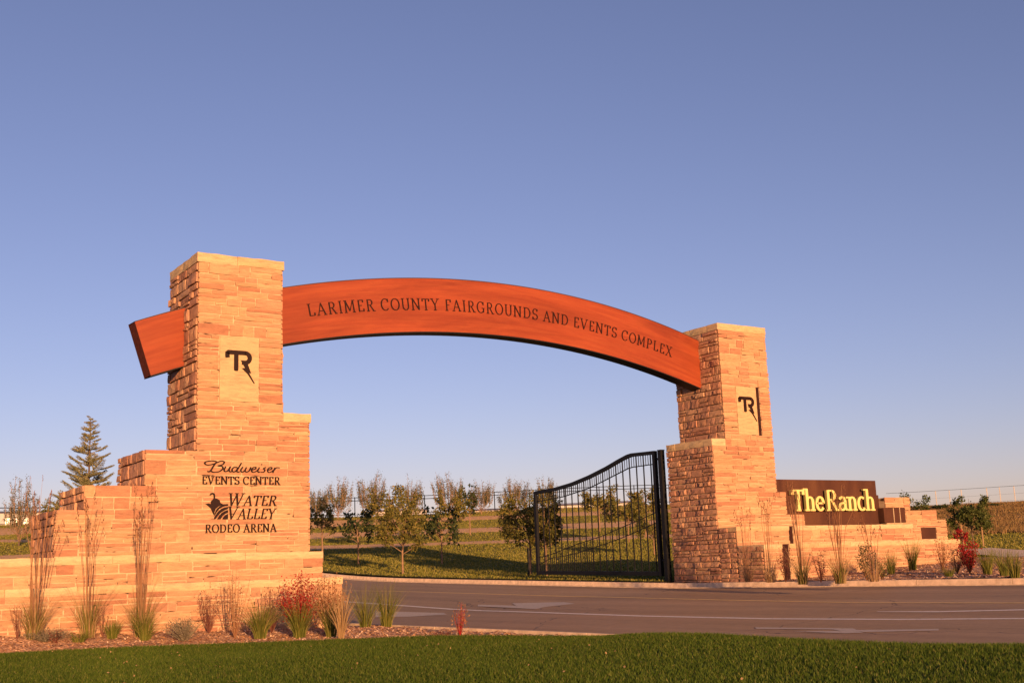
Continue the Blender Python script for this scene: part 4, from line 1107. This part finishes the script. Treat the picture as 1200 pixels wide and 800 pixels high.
tuft(388, 747, 40, 22, 'narrow green grass clump below the rust coloured shrub', 25, n_=200)
tuft(428, 735, 50, 46, 'soft yellow green grass clump against the road', 26, n_=200)
tuft(453, 733, 50, 36, 'taller green grass clump at the right of the left bed', 27, n_=260)
tuft(92, 752, 12, 26, 'very low green groundcover clump left of centre in the bed', 28, n_=160)
q = LB(20, 750); shrub(q, hm(q, 48), .45, 'thin dark seed stalks at the left edge of the picture', L_PURPLE, 31, 8, 90, .03)
q = LB(52, 752); shrub(q, hm(q, 17), hm(q, 72), 'low flat grey mound beside the leftmost reed grass', L_SAGE, 32, 60, 1500, .03, 'groundcover', 'mound_plant', L_SAGE, None, .2, .1)
q = LB(66, 754); shrub(q, hm(q, 14), hm(q, 26), 'small dark red creeping plant on the grey mound', L_PURPLE, 33, 20, 260, .035, low=.1)
q = LB(120, 742); shrub(q, hm(q, 40), .4, 'sparse stems with dark buds between the first reed grasses', L_PURPLE, 34, 7, 60, .035)
q = LB(216, 751); shrub(q, hm(q, 30), hm(q, 58), 'grey green lavender mound in front of the wall', L_SAGE, 35, 90, 1900, .03, 'shrub', 'lavender', L_SAGE, None, .3, .15)
q = LB(245, 742); shrub(q, hm(q, 55), hm(q, 36), 'dusky purple twiggy shrub behind the lavender mound', L_PURPLE, 36, 22, 420, .035)
q = LB(275, 748); shrub(q, hm(q, 86), hm(q, 44), 'tall airy dry shrub with small tan leaves before the wall', L_PINK, 37, 24, 420, .04)
q = LB(318, 742); shrub(q, hm(q, 60), hm(q, 34), 'dark leafless twiggy shrub behind the rounded grass clump', L_PURPLE, 38, 20, 300, .035)
q = LB(352, 745); shrub(q, hm(q, 76), hm(q, 50), 'bright crimson leaved shrub near the end of the lower wall', L_RED, 39, 40, 2400, .045, low=.35)
q = LB(386, 744); shrub(q, hm(q, 76), hm(q, 54), 'rust coloured autumn shrub at the end of the lower wall', L_RUST, 40, 50, 2300, .045)
q = LB(400, 748); o = grass_plant('grass_clump', q, 90, hm(q, 66), hm(q, 24), G_STRAW, .02, 41, base_r=.06); tag(o, 'stiff straw coloured blades leaning beside the rust coloured shrub', 'grass clump')
q = LB(539, 745); shrub(q, hm(q, 40), hm(q, 20), 'small red leaved shrub alone at the tip of the bed by the kerb', L_RUST, 42, 16, 240, .04, twigmat=L_RED)
q = LB(518, 748); shrub(q, hm(q, 12), hm(q, 26), 'tiny dark twiggy plant left of the lone red shrub', L_PURPLE, 43, 16, 120, .03)
# right bed
q = RB(877, 680); reed_grass(q, hm(q, 100), 'slender reed grass before the right pylon, nearest the gate', 51, 7, .22, False)
q = RB(903, 682); reed_grass(q, hm(q, 108), 'slender reed grass before the corner of the right pylon steps', 52, 8, .25, False)
q = RB(941, 684); reed_grass(q, hm(q, 130), 'tall reed grass under the first letter of the panel name', 53, 12, .28)
q = RB(985, 683); reed_grass(q, hm(q, 118), 'tall reed grass under the middle of the panel name', 54, 15, .34)
q = RB(1024, 681); reed_grass(q, hm(q, 82), 'thin pale reed grass under the end of the panel name', 55, 7, .3, False)
q = RB(921, 682); shrub(q, hm(q, 50), hm(q, 22), 'dark twiggy shrub against the slot of the lowest right wall', L_PURPLE, 56, 20, 320, .05)
q = RB(962, 682); shrub(q, hm(q, 40), hm(q, 20), 'dusky shrub between the two tallest reed grasses', L_PURPLE, 57, 20, 320, .05)
q = RB(1016, 680); shrub(q, hm(q, 46), hm(q, 28), 'dark green upright shrub on the right of the reed grasses', L_DARK, 58, 26, 700, .055)
q = RB(1034, 679); shrub(q, hm(q, 26), hm(q, 18), 'small green bush beside the dark upright shrub', L_GREEN, 59, 20, 360, .05)
tuft(1045, 672, 26, 14, 'small grass clump left of the steel window wall', 60, bed=RB)
tuft(1070, 668, 36, 20, 'soft green grass clump against the middle of the right wall', 61, bed=RB)
q = RB(1105, 669); shrub(q, hm(q, 40), hm(q, 36), 'airy dry rust shrub at the end of the lowest right wall', L_RUST, 62, 26, 420, .05)
q = RB(1122, 672); shrub(q, hm(q, 36), hm(q, 30), 'pale dry shrub just left of the scarlet bush', L_PINK, 63, 24, 320, .05)
q = RB(1137, 672); shrub(q, hm(q, 42), hm(q, 32), 'vivid scarlet bush past the end of the right wall', L_RED, 64, 36, 1300, .065, low=.25)
tuft(1158, 673, 32, 24, 'yellow green grass clump right of the scarlet bush', 65, bed=RB, n_=300)
tuft(1178, 675, 34, 24, 'pale grass clump between the last two green clumps', 66, bed=RB, n_=260)
tuft(1190, 676, 30, 20, 'dark green grass clump at the right edge of the picture', 67, bed=RB, n_=260)
tuft(1112, 676, 12, 16, 'small low grass clump close to the far kerb', 68, bed=RB)

# ------------------------------------------------------------------ trees
def tree(px, r, top_py, crown_w, label, leafmat, seed, trunk_frac=.35, leaves=1500, leaf=.16, name='young_tree', bark=M_BARK, limbs=11, stakes=0, shape='round', base_py=None, lean=0, group=None, clump=.115):
    crown_w *= .95; leaves = int(leaves*(1.6 if shape == 'round' else 1.1)); loc = place(px, r); x, y, d = proj(loc)
    h = (y-top_py)*d/FPX; w = crown_w*d/FPX
    root = empty(name, loc); tag(root, label, 'tree', group)
    g = random.Random(seed); ng = np.random.default_rng(seed)
    mb = MB(); tf = trunk_frac*h; rad = .011*h+.012
    top = Vector((lean*h, 0, h*.9))
    P_ = [Vector((0, 0, -.1)), Vector((lean*.1*h, 0, tf*.5)), Vector((lean*.3*h, 0, tf)), Vector((lean*.6*h+g.uniform(-.03, .03)*h, g.uniform(-.03, .03)*h, tf+(h-tf)*.5)), top]
    mb.tube(P_, [rad*1.2, rad, rad*.85, rad*.5, rad*.15], 6, False)
    mb.build('trunk', bark, root)
    lb = MB(); pts = []
    for i in range(limbs):
        t = i/limbs; a = i*2.4+g.uniform(-.4, .4)
        if shape == 'round': z0 = tf*(.95)+(h-tf)*.45*t; reach = w/2*(1-.35*t)*g.uniform(.75, 1.1); ze = tf+(h-tf)*(.28+.68*t)*g.uniform(.85, 1.05)
        elif shape == 'vase': z0 = h*(.03+.30*t); reach = w/2*(1-.25*t)*g.uniform(.3, 1.1); ze = h*(.42+.60*g.random()**.8)*(1-.30*(reach/(w/2))**2)
        s0 = P_[2].lerp(P_[4], max(0, (z0-tf)/(top.z-tf))) if z0 > tf else Vector((0, 0, z0))
        e = Vector((math.cos(a)*reach+lean*ze*.5, math.sin(a)*reach, ze)); m_ = s0.lerp(e, .5)+Vector((math.cos(a)*reach*.10, math.sin(a)*reach*.10, -.02*h)) if shape == 'round' else s0.lerp(e, .45)+Vector((math.cos(a)*reach*.42, math.sin(a)*reach*.42, -.06*h))
        lb.tube([s0, m_, e], [rad*.45, rad*.3, rad*.08], 4, False)
        subs = 5 if shape == 'round' else 9
        for k in range(subs):
            f = .35+.65*(k+g.random())/subs; b0 = m_.lerp(e, (f-.5)*2) if f > .5 else s0.lerp(m_, f*2)
            aa = a+g.uniform(-1.3, 1.3); L = (w*.2)*g.uniform(.6, 1.2) if shape == 'round' else w*.07*g.uniform(.5, 1.2)
            up = .5 if shape == 'round' else 3.2
            e2 = b0+Vector((math.cos(aa)*L, math.sin(aa)*L, L*up*g.uniform(.4, 1.4)))
            lb.tube([b0, e2], [rad*.2, rad*.05] if shape == 'round' else [.022, .012], 3, False)
            nl = leaves//(limbs*subs)
            if shape == 'round':
                c = e2; sg = w*clump*.5
                for _ in range(nl): pts.append((c.x+g.gauss(0, sg), c.y+g.gauss(0, sg), c.z+g.gauss(0, sg*.8)))
            else:
                for _ in range(nl):
                    q_ = b0.lerp(e2, g.random()**.7*1.15); pts.append((q_.x+g.gauss(0, w*.025), q_.y+g.gauss(0, w*.025), q_.z+g.gauss(0, w*.04)))
    lb.build('limbs', bark if shape == 'round' else M_BARK, root)
    pts = [p for p in pts if p[2] > tf*.6]
    leaves_mesh('crown', pts, leaf, leafmat, seed, root)
    for k in range(stakes):
        sx = (.55 if k else -.55); m_ = MB(); m_.tube([(sx*CR[0]/1, sx*CR[1], -.1), (sx*CR[0], sx*CR[1], h*.42)], .04, 5); m_.build('stake', M_STAKE, root)
    return root
GT = 'young trees on the slope behind the gate'
tree(378, 78, 582, 34, 'small olive tree partly hidden by the end of the left pylon', L_OLIVE, 101, .38, 800, .17, group=GT, lean=-.02)
tree(420, 74, 594, 34, 'dark leaved sapling with straight pale trunk left of the yellow green sapling', L_DARK, 102, .36, 330, .26, group=GT)
tree(472, 62.5, 584, 52, 'full yellow green sapling closest to the kerb, left of centre', L_OLIVE, 103, .27, 2500, .15, group=GT)
tree(518, 71, 591, 44, 'dark green sapling with ragged crown in mid field', L_DARK, 104, .30, 420, .25, group=GT)
tree(452, 100, 566, 46, 'olive tree with loose top behind the two first saplings', L_OLIVE, 105, .28, 1500, .22, group=GT, lean=.08)
tree(529, 105, 573, 32, 'golden olive tree directly behind the ragged dark sapling', L_OLIVE, 106, .36, 1100, .22, group=GT)
tree(551, 120, 566, 16, 'narrow dark tree top to the right of the golden olive tree', L_DARK, 107, .35, 500, .25, group=GT)
tree(622, 56, 573, 66, 'large golden green tree with leaning limbs left of the gate', L_OLIVE, 108, .28, 3000, .14, group=GT, limbs=15, lean=.03)
tree(641, 54, 582, 36, 'second golden green tree seen through the edge of the gate', L_OLIVE, 109, .32, 1500, .15, group=GT)
tree(703, 115, 573, 40, 'olive tree seen through the middle of the gate', L_OLIVE, 110, .42, 1300, .24, group=GT)
tree(737, 88, 588, 46, 'spreading dark olive tree seen through the gate pickets', L_OLIVE, 111, .45, 1500, .2, group=GT)
tree(757, 95, 570, 34, 'taller olive tree near the hinge side of the gate', L_OLIVE, 112, .45, 1200, .2, group=GT)
tree(767, 72, 600, 40, 'low leafy sapling with pale trunk behind the hinge stile', L_OLIVE, 113, .35, 1100, .16, group=GT)
GB = 'bare topped grey trees along the crest fence'
for i, (px, top, w_, lab) in enumerate([(396, 563, 44, 'grey upright tree nearest the left pylon on the crest'), (436, 557, 46, 'tallest grey upright tree on the crest'), (482, 565, 40, 'grey upright tree on the crest over the yellow green sapling'),
        (526, 559, 42, 'grey upright tree on the crest over the dark sapling'), (564, 564, 38, 'grey upright tree on the crest in the middle of the gap'), (604, 565, 44, 'grey upright tree on the crest left of the large golden tree'),
        (641, 560, 30, 'grey upright tree top just above the end of the gate'), (372, 576, 30, 'grey upright tree whose crown is cut by the left pylon')]):
    tree(px, 168+i % 3*3, top, w_, lab, L_GREY, 130+i, .05, 4400, .16, 'grey_tree', M_BARK, 30, 0, 'vase', group=GB)
tree(22, 120, 560, 46, 'thin grey green tree at the far left behind the walls', L_GREY, 141, .08, 4200, .13, 'grey_tree', M_BARKD, 22, 0, 'vase')
tree(66, 120, 574, 34, 'low olive bush in front of the spruce on the left', L_OLIVE, 142, .1, 1400, .2, 'bush', M_BARKD, 12)
tree(1141, 70, 578, 42, 'staked dark green tree on the right lawn', L_GREEN, 143, .22, 3200, .13, stakes=2, bark=M_BARKD)
tree(1074, 100, 577, 32, 'small ragged dark tree behind the stepped wall end', L_GREEN, 144, .3, 600, .2, bark=M_BARKD, limbs=7)
tree(1102, 165, 595, 15, 'low dark bush on the crest left of the staked tree', L_DARK, 145, .1, 500, .3, 'bush', M_BARKD, 8)
tree(1165, 165, 595, 14, 'tiny bush on the crest right of the staked tree', L_DARK, 146, .1, 260, .3, 'bush', M_BARKD, 6)
# red sapling behind the end of the right wall
tree(1130, 60, 617, 14, 'small red leaved sapling between the wall end and the staked tree', L_RED, 147, .5, 160, .12, 'young_tree', M_BARKD, 5)

def spruce():
    loc = place(100, 62); x, y, d = proj(loc); h = (y-484)*d/FPX; w = 112*d/FPX
    root = empty('spruce_tree', loc); tag(root, 'blue green spruce rising behind the stepped left wall', 'tree')
    MB().tube([(0, 0, -.1), (0, 0, h*.5), (0, 0, h*.97)], [.12, .07, .012], 6, False).build('trunk', M_BARKD, root)
    g = random.Random(5); bm_ = MB(); V = []; F = []; z = h*.08
    ng = np.random.default_rng(5)
    vis = h*.98
    NB = 175
    for q0 in range(NB):
        z = h*(.04+.94*(q0/NB)**1.05)+g.uniform(-.02, .02)*h; t = min(z/h, .985)
        for a in (q0*2.399+g.uniform(-.5, .5),):
            L = (w/2)*(1.15*(1-t)**.9+.045)*g.choice([.5, .75, .9, 1.0, 1.0, 1.12])*g.uniform(.92, 1.08)
            e = Vector((math.cos(a)*L, math.sin(a)*L, z+L*g.uniform(.25, .6))); b = Vector((0, 0, z)); m_ = b.lerp(e, .55)+Vector((0, 0, -.04*L))
            bm_.tube([b, m_, e], [.022, .014, .004], 3, False)
            subs = [(b, m_, e)]
            for q in range(max(2, int(L/.16))):
                f = .3+.65*q/max(2, int(L/.16)); c = m_.lerp(e, max(0, (f-.5)*2)) if f > .5 else b.lerp(m_, f*2)
                for sgn in (-1, 1):
                    aa = a+sgn*g.uniform(.5, .9); l2 = L*.30*(1.15-f)+.10
                    subs.append((c, c+Vector((math.cos(aa)*l2*.5, math.sin(aa)*l2*.5, l2*.07)), c+Vector((math.cos(aa)*l2, math.sin(aa)*l2, l2*.2))))
            for s0, s1, s2 in subs:
                ln = (s2-s0).length; nn = int(ln/.0085)
                for q in range(nn):
                    f = q/nn
                    if s0.x == 0 and s0.y == 0 and f < .35: continue
                    c = s0.lerp(s1, f*2) if f < .5 else s1.lerp(s2, f*2-1)
                    dv = (s2-s0).normalized(); r_ = Vector((g.gauss(0, 1), g.gauss(0, 1), g.gauss(0, 1)+.4)).normalized()
                    tip = c+(dv*.45+r_).normalized()*.075; sd = dv.cross(r_).normalized()*.014; b0 = len(V)
                    V += [tuple(c-sd), tuple(c+sd), tuple(tip)]; F.append((b0, b0+1, b0+2))
    bm_.build('limbs', M_BARKD, root)
    np_mesh('needles', np.array(V), np.array(F), L_NEEDLE, root)
spruce()
# pink plumes left of the spruce
q = place(42, 62); s_ = proj(q)
root = reed_grass(q, (s_[1]-548)*s_[2]/FPX*.98, 'tall grasses with pink plumes behind the left wall', 71, 5, .9, False, None)

# ------------------------------------------------------------------ crest fences and far buildings
def fence(x0, x1, r, posts_px, label, rail_z, mat_post, mat_rail, pw, rails, mesh_wires=0):
    A = place(x0, r); B = place(x1, r)
    root = empty('fence', A); tag(root, label, 'fence')
    n_ = 30; base = [place(x0+(x1-x0)*i/n_, r)-A for i in range(n_+1)]
    for rz, rt in rails:
        MB().tube([b+Vector((0, 0, rz)) for b in base], rt, 4, False).build('rail', mat_rail, root)
    for px in posts_px:
        b = place(px, r)-A; MB().tube([b+Vector((0, 0, -.3)), b+Vector((0, 0, rail_z))], pw, 5).build('post', mat_post, root)
    return root
fence(355, 800, 178, list(range(375, 800, 41)), 'black metal fence along the crest behind the grey trees', 3.0, M_BLACK, M_BLACK, .07, [(2.9, .05), (2.45, .05), (.4, .04)])
fence(1040, 1230, 178, [1098, 1114, 1128, 1158, 1173, 1190, 1212], 'pale posted wire fence along the crest on the right', 2.2, M_POST, M_BLACK, .065, [(2.25, .022), (1.2, .008), (.3, .008)])
fence(-30, 140, 170, [-10, 12, 34, 56, 78, 100], 'dark metal fence in the distance behind the spruce', 2.6, M_BLACK, M_BLACK, .07, [(2.5, .06), (2.0, .05), (.4, .04)])
def shed(px0, px1, r, top_py, label, nwin=5):
    A = place(px0, r); B = place(px1, r); mid = (A+B)/2; base = min(A.z, B.z)-1.0
    dx = (B-A); L = Vector((dx.x, dx.y, 0)).length; ang = math.atan2(dx.y, dx.x)
    y, d = proj(mid)[1:]; h = (y-top_py)*d/FPX+(mid.z-base)
    root = empty('low_building', (A.x, A.y, base)); root.rotation_euler = (0, 0, ang); tag(root, label, 'building')
    MB().box(0, L, 0, 18, 0, h).build('wall', M_WHITE, root)
    MB().add([(-.4, -.5, h+.01), (L+.4, -.5, h+.01), (L+.4, 18.5, h+.01), (-.4, 18.5, h+.01), (-.4, 9, h+.8), (L+.4, 9, h+.8)], [(0, 1, 5, 4), (2, 3, 4, 5), (0, 4, 3), (1, 2, 5), (0, 3, 2, 1)]).build('roof', M_GREYM, root)
    for i in range(nwin):
        x = L*(i+.5)/nwin; f_ = MB().box(x-1.0, x+1.0, -.06, .05, h*.55, h*.80).build('window', M_GLASS, root)
shed(440, 500, 235, 598.5, 'low white building beyond the crest between the first grey trees', 4)
shed(556, 606, 240, 597.5, 'low white building beyond the crest left of the large golden tree', 4)
shed(655, 745, 236, 590, 'long pale building seen through the gate pickets', 6)
shed(-20, 66, 230, 601, 'low pale building far off on the left behind the fence', 4)
# light coloured footpath crossing the lawn on the right
Pa = [(1128, 646), (1160, 648.5), (1200, 652), (1290, 657)]
pts = []
for q in Pa:
    p = hit(*q); pts.append((p.x, p.y))
V = []; P2 = []
for a, b in zip(pts[:-1], pts[1:]):
    for k in range(12): P2.append((a[0]+(b[0]-a[0])*k/12, a[1]+(b[1]-a[1])*k/12))
for i, (x, y) in enumerate(P2):
    a = P2[max(i-1, 0)]; b = P2[min(i+1, len(P2)-1)]; d = Vector((b[0]-a[0], b[1]-a[1])).normalized()
    for s_ in (-1.5, -.5, .5, 1.5): X_, Y_ = x+d.y*s_, y-d.x*s_; V.append((X_, Y_, float(terrain(X_, Y_))+.12))
F = [(i*4+k, i*4+k+1, i*4+k+5, i*4+k+4) for i in range(len(P2)-1) for k in range(3)]
mb = MB(); mb.add(V, F); tag(mb.build('path', M_CONC), kind='structure')
bpy.context.view_layer.update()
